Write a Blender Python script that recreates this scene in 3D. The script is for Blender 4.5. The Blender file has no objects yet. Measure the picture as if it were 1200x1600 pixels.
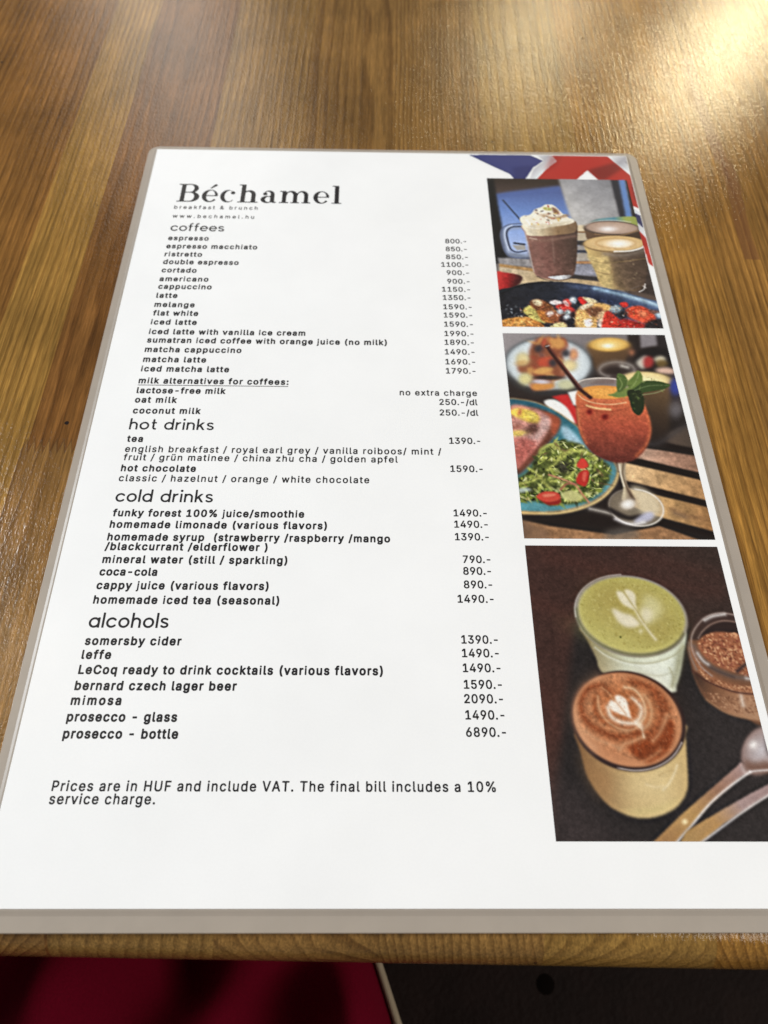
import bpy, bmesh, math, random
import numpy as np
from mathutils import Matrix, Vector
from mathutils.geometry import tessellate_polygon

# ------------------------------------------------------------------ camera, world, lamps, exposure
SC = bpy.context.scene
COL = SC.collection
MMU = 0.001                                    # lengths below are millimetres on the A4 sheet: u right, v down

def W(u, v, z=0.0):                            # sheet millimetres -> world metres (sheet surface is z = 0)
    return Vector((u * MMU, -v * MMU, z * MMU))

cam_d = bpy.data.cameras.new('camera')
cam = bpy.data.objects.new('camera', cam_d)
COL.objects.link(cam)
right = Vector((0.999859876, -0.000313785, 0.016737064))
down = Vector((0.007795088, -0.876082893, -0.482097502))
fwd = Vector((0.014814331, 0.482160416, -0.875957687))
cam.matrix_world = Matrix(((right.x, -down.x, -fwd.x, 0.09755), (right.y, -down.y, -fwd.y, -0.29717),
                           (right.z, -down.z, -fwd.z, 0.20588), (0, 0, 0, 1)))
cam_d.sensor_fit = 'VERTICAL'
cam_d.sensor_height = 36.0
cam_d.lens = 1128.81 / 1600.0 * 36.0
cam_d.clip_start = 0.005
cam_d.clip_end = 60.0
cam_d.dof.use_dof = True
cam_d.dof.focus_distance = 0.222
cam_d.dof.aperture_fstop = 14.0
SC.camera = cam

world = bpy.data.worlds.new('World')
SC.world = world
world.use_nodes = True
world.node_tree.nodes['Background'].inputs[0].default_value = (1.0, 0.96, 0.92, 1)
world.node_tree.nodes['Background'].inputs[1].default_value = 0.12

def area(name, loc, target, sx, sy, power, col):
    d = bpy.data.lights.new(name, 'AREA')
    d.shape = 'RECTANGLE'; d.size = sx; d.size_y = sy; d.energy = power; d.color = col
    o = bpy.data.objects.new(name, d)
    COL.objects.link(o)
    o.location = loc
    o.rotation_euler = (Vector(target) - Vector(loc)).to_track_quat('-Z', 'Y').to_euler()
    return o

def bulb(name, loc, power, rad, col):
    d = bpy.data.lights.new(name, 'POINT')
    d.energy = power; d.shadow_soft_size = rad; d.color = col
    o = bpy.data.objects.new(name, d)
    COL.objects.link(o)
    o.location = loc
    return o

area('window_light', (-2.1, 0.60, 1.5), (0.05, 0.0, 0), 1.1, 1.1, 92, (0.90, 0.955, 1.0))
area('right_fill_light', (1.30, -0.62, 0.90), (0.1, -0.15, 0), 0.8, 0.8, 12, (1.0, 0.93, 0.83))  # unseen warm fill, added low on the right to light the near edge
area('far_window_light', (-0.56, 2.20, 1.28), (-0.03, 0.1, 0), 0.46, 1.0, 3.6, (1.0, 0.93, 0.84))
bulb('pendant_lamp_light', (1.36, 2.45, 1.28), 31, 0.10, (1.0, 0.84, 0.52))
bulb('pendant_lamp_light', (0.70, 2.55, 1.28), 12, 0.09, (1.0, 0.86, 0.56))
bulb('ceiling_lamp_light', (-0.72, 0.18, 1.45), 3.5, 0.09, (1.0, 0.86, 0.6))

SC.view_settings.view_transform = 'Standard'
SC.view_settings.look = 'None'
SC.view_settings.exposure = 0.0
SC.view_settings.gamma = 1.0
SC.view_settings.use_curve_mapping = False
SC.cycles.max_bounces = 6
SC.cycles.use_denoising = True

# ------------------------------------------------------------------ helpers
def lin(c):
    c = np.asarray(c, float) / 255.0
    return np.where(c <= 0.04045, c / 12.92, ((c + 0.055) / 1.055) ** 2.4)

def mesh_obj(name, verts, faces, mat, parent=None, smooth=False):
    me = bpy.data.meshes.new(name)
    me.from_pydata([tuple(v) for v in verts], [], faces)
    me.update()
    if smooth:
        me.polygons.foreach_set('use_smooth', [True] * len(me.polygons))
    if mat: me.materials.append(mat)
    o = bpy.data.objects.new(name, me)
    COL.objects.link(o)
    if parent: o.parent = parent
    return o

def thing(name, label, cat, loc=(0, 0, 0), rotz=0.0):
    o = bpy.data.objects.new(name, None)
    COL.objects.link(o)
    o.location = loc; o.rotation_euler = (0, 0, rotz); o.empty_display_size = 0.02
    o['label'] = label; o['category'] = cat
    return o

class NT:                                       # small node-graph writer
    def __init__(s, name):
        s.m = bpy.data.materials.new(name); s.m.use_nodes = True
        s.t = s.m.node_tree; s.b = s.t.nodes['Principled BSDF']; s.out = s.t.nodes['Material Output']
    def n(s, typ, **kw):
        x = s.t.nodes.new(typ)
        for k, v in kw.items(): setattr(x, k, v)
        return x
    def put(s, sock, v):
        if hasattr(v, 'links') or isinstance(v, bpy.types.NodeSocket): s.t.links.new(v, sock)
        else: sock.default_value = v
    def math(s, op, a, b=0.0, c=0.0, clamp=False):
        x = s.n('ShaderNodeMath', operation=op, use_clamp=clamp)
        s.put(x.inputs[0], a); s.put(x.inputs[1], b)
        if op in ('MULTIPLY_ADD', 'SMOOTH_MIN'): s.put(x.inputs[2], c)
        return x.outputs[0]
    def xyz(s, v):
        x = s.n('ShaderNodeSeparateXYZ'); s.put(x.inputs[0], v); return x.outputs
    def comb(s, a, b, c):
        x = s.n('ShaderNodeCombineXYZ')
        for i, v in enumerate((a, b, c)): s.put(x.inputs[i], v)
        return x.outputs[0]
    def noise(s, vec, scale=1.0, detail=2.0, rough=0.5):
        x = s.n('ShaderNodeTexNoise'); s.put(x.inputs['Vector'], vec)
        x.inputs['Scale'].default_value = scale; x.inputs['Detail'].default_value = detail
        x.inputs['Roughness'].default_value = rough
        return x.outputs[0]
    def ramp(s, fac, stops, interp='LINEAR'):
        x = s.n('ShaderNodeValToRGB'); s.put(x.inputs[0], fac); r = x.color_ramp; r.interpolation = interp
        while len(r.elements) < len(stops): r.elements.new(0.5)
        for e, (p, c) in zip(r.elements, stops):
            e.position = p; e.color = tuple(c) + (1,) if len(c) == 3 else c
        return x.outputs[0]
    def mix(s, fac, a, b, mode='MIX'):
        x = s.n('ShaderNodeMix', data_type='RGBA', blend_type=mode)
        s.put(x.inputs[0], fac); s.put(x.inputs[6], a); s.put(x.inputs[7], b)
        return x.outputs[2]
    def bump(s, h, strength, dist):
        x = s.n('ShaderNodeBump'); s.put(x.inputs['Height'], h)
        x.inputs['Strength'].default_value = strength; x.inputs['Distance'].default_value = dist
        return x.outputs[0]
    def obj(s):
        return s.n('ShaderNodeTexCoord').outputs['Object']
    def vscale(s, v, k):
        x = s.n('ShaderNodeVectorMath', operation='SCALE'); s.put(x.inputs[0], v); x.inputs['Scale'].default_value = k
        return x.outputs[0]
    def set(s, **kw):
        for k, v in kw.items(): s.put(s.b.inputs[k.replace('_', ' ')], v)
        return s.m

# ------------------------------------------------------------------ materials
def wood_material():
    g = NT('varnished_pine')
    p = g.vscale(g.obj(), 1000.0)               # millimetres
    x, y, z = g.xyz(p)[:3]
    wob = g.math('MULTIPLY_ADD', g.noise(g.comb(g.math('MULTIPLY', x, .008), g.math('MULTIPLY', y, .006), 3.1), 1, 1), 5.0, -2.5)
    xs = g.math('ADD', x, g.math('MULTIPLY', wob, 0.25))
    fac = g.math('DIVIDE', g.math('ADD', xs, 160.0), 500.0)
    edges = [-400, -96, -47, -25, 17, 58, 98, 139, 183, 231, 252, 285]
    tints = [(.225, .104, .024), (.225, .102, .023), (.300, .160, .036), (.185, .080, .020), (.250, .136, .037), (.225, .118, .033), (.240, .128, .036),
             (.290, .162, .040), (.310, .152, .031), (.265, .130, .029), (.245, .122, .028), (.27, .14, .035)]
    pith = [.2, .95, .9, .55, .98, .42, .03, .62, .3, .93, .6, .1]
    st = [(max(0.0, (e + 160) / 500.0), t) for e, t in zip(edges, tints)]
    tint = g.ramp(fac, st, 'CONSTANT')
    rv = g.xyz(g.ramp(fac, [(q[0], (a, (a * 7.3) % 1, (a * 3.7) % 1)) for q, a in zip(st, pith)], 'CONSTANT'))
    # finger joint across the stave left of the menu: the timber changes beyond the zigzag
    zig = g.math('MULTIPLY', g.math('PINGPONG', x, 1.25), 4.4)
    nearer = g.math('LESS_THAN', y, g.math('ADD', zig, 146.0))
    instave = g.math('MULTIPLY', g.math('GREATER_THAN', xs, -25.0), g.math('LESS_THAN', xs, 17.0))
    fj = g.math('MULTIPLY', nearer, instave)
    tint = g.mix(fj, tint, (.245, .125, .036, 1))
    zl = g.math('ABSOLUTE', g.math('SUBTRACT', y, g.math('ADD', zig, 146.0)))
    seam = g.math('MULTIPLY', g.math('LESS_THAN', zl, 0.8), instave)
    # annual rings round a pith line that runs along y
    n1 = g.math('MULTIPLY_ADD', g.noise(g.comb(g.math('MULTIPLY', x, .03), g.math('MULTIPLY_ADD', y, .005, g.math('MULTIPLY', rv[0], 50.0)), g.math('MULTIPLY', z, .03)), 1, 3, .5), 8.0, -4.0)
    xc = g.math('MULTIPLY_ADD', rv[0], 260.0, -130.0)
    xm = g.math('SUBTRACT', x, g.math('MULTIPLY_ADD', fac, 500.0, -160.0))
    ctr = g.math('ADD', g.math('SNAP', x, 42.0), 21.0)
    dx = g.math('SUBTRACT', g.math('SUBTRACT', x, ctr), xc)
    dz = g.math('ADD', z, g.math('MULTIPLY_ADD', rv[1], 45.0, 30.0))
    r = g.math('SQRT', g.math('ADD', g.math('MULTIPLY', dx, dx), g.math('MULTIPLY', dz, dz)))
    r = g.math('ADD', r, n1)
    ph = g.math('FRACT', g.math('DIVIDE', r, g.math('MULTIPLY_ADD', rv[2], 2.2, 1.8)))
    late = g.math('MULTIPLY', g.math('POWER', ph, 2.2), g.math('SUBTRACT', 1.0, g.math('POWER', ph, 14.0)))
    broad = g.noise(g.comb(g.math('MULTIPLY', x, .035), g.math('MULTIPLY_ADD', y, .009, g.math('MULTIPLY', rv[0], 31.0)), g.math('MULTIPLY', z, .035)), 1, 3, .6)
    fib = g.noise(g.comb(g.math('MULTIPLY', x, 1.3), g.math('MULTIPLY', y, .028), g.math('MULTIPLY', z, 1.5)), 1, 3, .65)
    fib2 = g.noise(g.comb(g.math('MULTIPLY', x, 2.8), g.math('MULTIPLY', y, .13), g.math('MULTIPLY', z, 3.2)), 1, 2, .6)
    streak = g.noise(g.comb(g.math('MULTIPLY', x, .22), g.math('MULTIPLY', y, .006), g.math('MULTIPLY', z, .22)), 1, 3, .6)
    ringamt = g.math('MULTIPLY', late, g.math('MULTIPLY_ADD', broad, 1.5, .0), clamp=True)
    c = g.mix(ringamt, tint, g.mix(1.0, tint, (.27, .19, .14, 1), 'MULTIPLY'))
    k = g.math('MULTIPLY_ADD', fib, 1.6, .2)
    k = g.math('MULTIPLY', k, g.math('MULTIPLY_ADD', fib2, 1.2, .4))
    k = g.math('MULTIPLY', k, g.math('MULTIPLY_ADD', streak, 1.0, .5))
    k = g.math('MULTIPLY', k, g.math('MULTIPLY_ADD', g.noise(p, .022, 3, .55), 1.0, .5))
    c = g.mix(1.0, c, g.comb(k, k, k), 'MULTIPLY')
    # red-brown streak of a knot on the right, dark resin specks, joint seams
    kx = g.math('SUBTRACT', x, g.math('MULTIPLY_ADD', g.noise(g.comb(0.0, g.math('MULTIPLY', y, .012), 7.0), 1, 2), 16.0, 240.0))
    kk = g.math('MULTIPLY', g.math('LESS_THAN', g.math('ABSOLUTE', kx), g.math('MULTIPLY_ADD', fib, 5.0, .5)),
                g.math('MULTIPLY', g.math('GREATER_THAN', y, 248.0), g.math('LESS_THAN', y, 392.0)))
    c = g.mix(g.math('MULTIPLY', kk, .55), c, (.13, .048, .022, 1))
    vo = g.n('ShaderNodeTexVoronoi'); g.put(vo.inputs['Vector'], p); vo.inputs['Scale'].default_value = .055
    spx = g.xyz(vo.outputs['Color'])[0]
    spot = g.math('MULTIPLY', g.math('LESS_THAN', vo.outputs['Distance'], g.math('MULTIPLY_ADD', spx, .05, -.008)), g.math('GREATER_THAN', spx, .45))
    c = g.mix(g.math('MULTIPLY', spot, .85), c, (.03, .018, .012, 1))
    c = g.mix(g.math('MULTIPLY', seam, .45), c, (.06, .03, .015, 1))
    xd = g.math('ABSOLUTE', g.math('SUBTRACT', x, -12.0)); yd = g.math('ABSOLUTE', g.math('SUBTRACT', y, 158.5))
    dot = g.math('LESS_THAN', g.math('ADD', g.math('MULTIPLY', xd, xd), g.math('MULTIPLY', yd, yd)), g.math('MULTIPLY_ADD', fib2, 1.2, .05))
    c = g.mix(g.math('MULTIPLY', dot, .95), c, (.008, .008, .010, 1))
    peel = g.noise(g.comb(g.math('MULTIPLY', x, 1.0), g.math('MULTIPLY', y, .55), z), 1.05, 3, .6)
    h = g.math('ADD', g.math('MULTIPLY', peel, 1.0), g.math('MULTIPLY', fib, .30))
    h = g.math('ADD', h, g.math('MULTIPLY', late, .18))
    rg = g.math('MULTIPLY_ADD', g.noise(p, .09, 3, .6), .10, .05)
    return g.set(Base_Color=c, Roughness=rg, Specular_IOR_Level=.5, Normal=g.bump(h, .44, .00030))

def paper_material(name, col=None, attr=None):
    g = NT(name)
    p = g.vscale(g.obj(), 1000.0)
    if attr:
        a = g.n('ShaderNodeVertexColor', layer_name=attr); c = a.outputs[0]
        grain = g.math('MULTIPLY_ADD', g.noise(p, 3.2, 2, .7), .34, .83)
        c = g.mix(1.0, c, g.comb(grain, grain, grain), 'MULTIPLY')
    else:
        blot = g.math('MULTIPLY_ADD', g.noise(p, .03, 3, .6), .10, .95)
        fine = g.math('MULTIPLY_ADD', g.noise(p, 1.6, 2, .7), .05, .975)
        k = g.math('MULTIPLY', blot, fine)
        vo = g.n('ShaderNodeTexVoronoi'); g.put(vo.inputs['Vector'], p); vo.inputs['Scale'].default_value = .045
        sx = g.xyz(vo.outputs['Color'])[0]
        k = g.math('MULTIPLY', k, g.math('SUBTRACT', 1.0, g.math('MULTIPLY', .45, g.math('LESS_THAN', vo.outputs['Distance'], g.math('MULTIPLY_ADD', sx, .028, -.011)))))
        c = g.mix(1.0, col, g.comb(k, k, k), 'MULTIPLY')
    rg = g.math('MULTIPLY_ADD', g.noise(p, .05, 3, .6), .12, .16)
    h = g.noise(p, .9, 3, .6)
    return g.set(Base_Color=c, Roughness=.55, Specular_IOR_Level=.1, Coat_Weight=.35, Coat_Roughness=rg, Coat_IOR=1.45,
                 Normal=g.bump(h, .10, .00008), Coat_Normal=g.bump(g.noise(p, .12, 2, .5), .15, .0003))

WHITE = (.886, .886, .892, 1)
m_wood = wood_material()
m_paper = paper_material('white_paper', WHITE)
m_ink = paper_material('black_ink', (.020, .019, .021, 1))
m_print = paper_material('colour_print', attr='print')

g = NT('milky_film')
p = g.vscale(g.obj(), 1000.0)
k = g.math('MULTIPLY_ADD', g.noise(p, .07, 3, .6), .22, .89)
cloud = g.mix(1.0, (.53, .46, .39, 1), g.comb(k, k, k), 'MULTIPLY')
g.set(Base_Color=cloud, Roughness=.30, Specular_IOR_Level=.5, Normal=g.bump(g.noise(p, .25, 2), .2, .0002))
tr = g.n('ShaderNodeBsdfTransparent'); tr.inputs[0].default_value = (.95, .95, .95, 1)
mx = g.n('ShaderNodeMixShader'); mx.inputs[0].default_value = .38
g.t.links.new(g.b.outputs[0], mx.inputs[1]); g.t.links.new(tr.outputs[0], mx.inputs[2]); g.t.links.new(mx.outputs[0], g.out.inputs[0])
m_film = g.m

g = NT('crimson_cloth')
p = g.vscale(g.obj(), 1000.0)
k = g.math('MULTIPLY_ADD', g.noise(p, .9, 2), .5, .75)
m_red = g.set(Base_Color=g.mix(1.0, (.13, .0009, .012, 1), g.comb(k, k, k), 'MULTIPLY'), Roughness=.9, Specular_IOR_Level=.08, Normal=g.bump(g.noise(p, 1.2, 2), .3, .0006))
g = NT('cream_piping'); m_cream = g.set(Base_Color=(.36, .29, .20, 1), Roughness=.8, Normal=g.bump(g.noise(g.obj(), 900), .3, .0004))
g = NT('shaded_upholstery')
p = g.vscale(g.obj(), 1000.0)
k = g.math('MULTIPLY_ADD', g.noise(p, .03, 4, .65), 1.6, .2)
m_seat = g.set(Base_Color=g.mix(1.0, (.013, .007, .006, 1), g.comb(k, k, k), 'MULTIPLY'), Specular_IOR_Level=.12, Roughness=.7, Normal=g.bump(g.noise(p, .3, 3), .4, .002))  # near-black base colour carries the shadow below the table edge
g = NT('shadow_spot_dark'); m_spot = g.set(Base_Color=(.005, .0035, .003, 1), Specular_IOR_Level=.02, Roughness=.9)  # dark spot of the shadow, put into the colour
g = NT('brown_floor')
k = g.math('MULTIPLY_ADD', g.noise(g.obj(), 9, 4), .8, .6)
m_floor = g.set(Base_Color=g.mix(1.0, (.05, .03, .02, 1), g.comb(k, k, k), 'MULTIPLY'), Roughness=.6)

# ------------------------------------------------------------------ setting: floor
TABLE_Z = -1.30                                 # table surface, mm below the sheet surface
o = mesh_obj('floor', [(-4, -4, -.74), (4, -4, -.74), (4, 5, -.74), (-4, 5, -.74)], [(0, 1, 2, 3)], m_floor)
o['kind'] = 'structure'

# ------------------------------------------------------------------ dining table
EDGE_V, EDGE_SLOPE = 307.4, 0.0165
ang = -math.atan(EDGE_SLOPE)
table = thing('dining_table', 'varnished brown pine table of glued staves with a rounded near edge under the menu', 'table',
              (0, -EDGE_V * MMU, TABLE_Z * MMU), ang)
def table_profile():
    R, T, D = 9.0, 27.0, 800.0
    pts = []
    for i in range(15):
        a = math.radians(90 + 90 * i / 14)
        pts.append((R + R * math.cos(a), -R + R * math.sin(a)))
    r2 = 5.0
    for i in range(9):
        a = math.radians(180 + 90 * i / 8)
        pts.append((r2 + r2 * math.cos(a), -T + r2 + r2 * math.sin(a)))
    pts += [(D - 5, -T), (D, -T + 5), (D, -5), (D - 5, 0)]
    return pts
prof = table_profile()
X0, X1, NX = -500.0, 800.0, 2
verts, faces = [], []
for i in range(NX):
    xx = X0 + (X1 - X0) * i / (NX - 1)
    verts += [(xx * MMU, a * MMU, b * MMU) for a, b in prof]
n = len(prof)
for k in range(n):
    faces.append((k, (k + 1) % n, n + (k + 1) % n, n + k))
faces += [tuple(range(n))[::-1], tuple(range(n, 2 * n))]
top = mesh_obj('table_top', verts, faces, m_wood, table)
top.data.polygons.foreach_set('use_smooth', [len(f) == 4 and f[0] < 24 for f in faces])
bm = bmesh.new(); bm.from_mesh(top.data); bmesh.ops.recalc_face_normals(bm, faces=bm.faces); bm.to_mesh(top.data); bm.free()
for lx in (-455, 755):
    for ly in (45, 755):
        vs = []
        for zz, hw in ((-713.0, 22.0), (-27.3, 30.0)):
            vs += [((lx + sx * hw) * MMU, (ly + sy * hw) * MMU, zz * MMU) for sx, sy in ((-1, -1), (1, -1), (1, 1), (-1, 1))]
        mesh_obj('table_leg', vs, [(3, 2, 1, 0), (4, 5, 6, 7)] + [(i, (i + 1) % 4, 4 + (i + 1) % 4, 4 + i) for i in range(4)], m_wood, table)

# ------------------------------------------------------------------ seat and red cloth below the near edge
seat = thing('bench', 'upholstered seat below the near table edge, its near-black colour standing for the shade', 'bench', (0.15, -0.42, -0.74))
def padded(name, sx, sy, z0, z1, mat, parent, nx=40, ny=24):
    vs, fs = [], []
    for j in range(ny + 1):
        for i in range(nx + 1):
            a, b = 2 * i / nx - 1, 2 * j / ny - 1
            e = min(1.0, (1 - abs(a) ** 14)) * min(1.0, (1 - abs(b) ** 10))
            vs.append((a * sx, b * sy, z0 + (z1 - z0) * e ** .5))
    w = nx + 1
    for j in range(ny):
        for i in range(nx): fs.append((j * w + i, j * w + i + 1, (j + 1) * w + i + 1, (j + 1) * w + i))
    base = len(vs)
    rim = [i for i in range(w)] + [j * w + nx for j in range(1, ny + 1)] + [ny * w + i for i in range(nx - 1, -1, -1)] + [j * w for j in range(ny - 1, 0, -1)]
    fs.append(tuple(rim[::-1]))
    return mesh_obj(name, vs, fs, mat, parent, True)
padded('seat_pad', .75, .24, .36, .45, m_seat, seat)
vs = [(sx * .72, sy * .21, z) for z in (0.0, .357) for sx, sy in ((-1, -1), (1, -1), (1, 1), (-1, 1))]
mesh_obj('seat_base', vs, [(3, 2, 1, 0), (4, 5, 6, 7)] + [(i, (i + 1) % 4, 4 + (i + 1) % 4, 4 + i) for i in range(4)], m_seat, seat)
def disc_dome(cx, cy, cz, r, hgt):
    vs = [(cx, cy, cz + hgt)]; fs = []
    for k in range(1, 5):
        for i in range(20):
            a = 2 * math.pi * i / 20; q = k / 4
            vs.append((cx + r * q * math.cos(a), cy + r * q * math.sin(a), cz + hgt * (1 - q * q)))
    for i in range(20): fs.append((0, 1 + i, 1 + (i + 1) % 20))
    for k in range(3):
        for i in range(20):
            a, b = 1 + 20 * k + i, 1 + 20 * k + (i + 1) % 20
            fs.append((a, a + 20, b + 20, b))
    fs.append(tuple(range(61, 81))[::-1])
    return vs, fs
vs, fs = disc_dome(.049, .085, .4495, .007, .0012)
mesh_obj('shadow_spot', vs, fs, m_spot, seat, True)  # added low dome for the round dark spot in the shadow

cloth = thing('red_cloth', 'folded crimson red cloth with a cream edge lying below the near table edge', 'cloth', (0, -0.40, -0.289))
CL_T = .095                                     # height of the folded stack
def cloth_edge(t):                              # right-hand edge, from under the table towards the viewer
    return Vector((.0736 + .16 * t, .15 - .42 * t, 0))
NXc, NYc = 90, 60
vs, fs = [], []
for j in range(NYc + 1):
    t = j / NYc; e = cloth_edge(t)
    for i in range(NXc + 1):
        s = i / NXc
        xx = -.36 + (e.x + .36) * s
        yy = e.y
        drop = max(0.0, 1 - (1 - s) / .05)
        f = .024 * math.sin(42 * xx + 40 * yy + .8) + .015 * math.sin(88 * xx - 44 * yy + 2.0) + .004 * math.sin(95 * xx + 60 * yy)
        zz = CL_T + f * (1 - drop) - .012 * drop * drop
        vs.append((xx, yy, zz))
w = NXc + 1
for j in range(NYc):
    for i in range(NXc): fs.append((j * w + i + w, j * w + i + w + 1, j * w + i + 1, j * w + i))
rim = list(range(w)) + [j * w + NXc for j in range(1, NYc + 1)] + [NYc * w + i for i in range(NXc - 1, -1, -1)] + [j * w for j in range(NYc - 1, 0, -1)]
b0 = len(vs)
vs += [(vs[q][0], vs[q][1], 0.0) for q in rim]
m_ = len(rim)
for k in range(m_): fs.append((rim[k], rim[(k + 1) % m_], b0 + (k + 1) % m_, b0 + k))
fs.append(tuple(range(b0, b0 + m_)))
body = mesh_obj('cloth_body', vs, fs, m_red, cloth, True)
bm = bmesh.new(); bm.from_mesh(body.data); bmesh.ops.recalc_face_normals(bm, faces=bm.faces); bm.to_mesh(body.data); bm.free()
vs, fs = [], []
for j in range(NYc + 1):
    e = cloth_edge(j / NYc)
    for i in range(8):
        a = 2 * math.pi * i / 8
        vs.append((e.x + .0015 + .0020 * math.cos(a), e.y, CL_T - .009 + .0030 * math.sin(a)))
for j in range(NYc):
    for i in range(8): fs.append((j * 8 + i, j * 8 + (i + 1) % 8, (j + 1) * 8 + (i + 1) % 8, (j + 1) * 8 + i))
fs += [tuple(range(8))[::-1], tuple(range(NYc * 8, NYc * 8 + 8))]
mesh_obj('edge_trim', vs, fs, m_cream, cloth, True)

# ------------------------------------------------------------------ the menu: laminated A4 sheet
menu = thing('menu', 'laminated white menu card with a drinks list and three photographs on the wooden table', 'menu')
PW, PH = 210.0, 297.0
def rrect(l, t, r, b, rad, n=8):
    pts = []
    for cx, cy, a0 in ((r - rad, t + rad, -90), (r - rad, b - rad, 0), (l + rad, b - rad, 90), (l + rad, t + rad, 180)):
        for i in range(n + 1):
            a = math.radians(a0 + 90 * i / n)
            pts.append((cx + rad * math.cos(a), cy + rad * math.sin(a)))
    return pts
loops = [(rrect(-3.9, -2.7, PW + 4.8, PH + 5.3, 5.0), -1.27), (rrect(-3.95, -2.75, PW + 4.85, PH + 5.35, 5.0), -.70),
         (rrect(-3.75, -2.55, PW + 4.65, PH + 5.15, 4.8), -.46), (rrect(-1.4, -1.2, PW + 1.5, PH + 1.6, 2.2), -.44),
         (rrect(-.5, -.45, PW + .5, PH + .5, .8), -.12), (rrect(.6, .6, PW - .6, PH - .6, .1), -.11)]
vs, fs = [], []
for pts, z in loops: vs += [W(u, v, z) for u, v in pts]
n = len(loops[0][0])
for a in range(len(loops) - 1):
    for i in range(n): fs.append((a * n + i, (a + 1) * n + i, (a + 1) * n + (i + 1) % n, a * n + (i + 1) % n))
fs += [tuple(range(n)), tuple(range((len(loops) - 1) * n, len(loops) * n))[::-1]]
pouch = mesh_obj('laminating_film', vs, fs, m_film, menu)
bm = bmesh.new(); bm.from_mesh(pouch.data); bmesh.ops.recalc_face_normals(bm, faces=bm.faces); bm.to_mesh(pouch.data); bm.free()

vs = [W(u, v, z) for z in (-.09, 0.0) for u, v in ((0, 0), (PW, 0), (PW, PH), (0, PH))]
paper = mesh_obj('paper_sheet', vs, [(0, 1, 2, 3), (7, 6, 5, 4)] + [(i, 4 + i, 4 + (i + 1) % 4, (i + 1) % 4) for i in range(4)], m_paper, menu)
bm = bmesh.new(); bm.from_mesh(paper.data); bmesh.ops.recalc_face_normals(bm, faces=bm.faces); bm.to_mesh(paper.data); bm.free()

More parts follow.
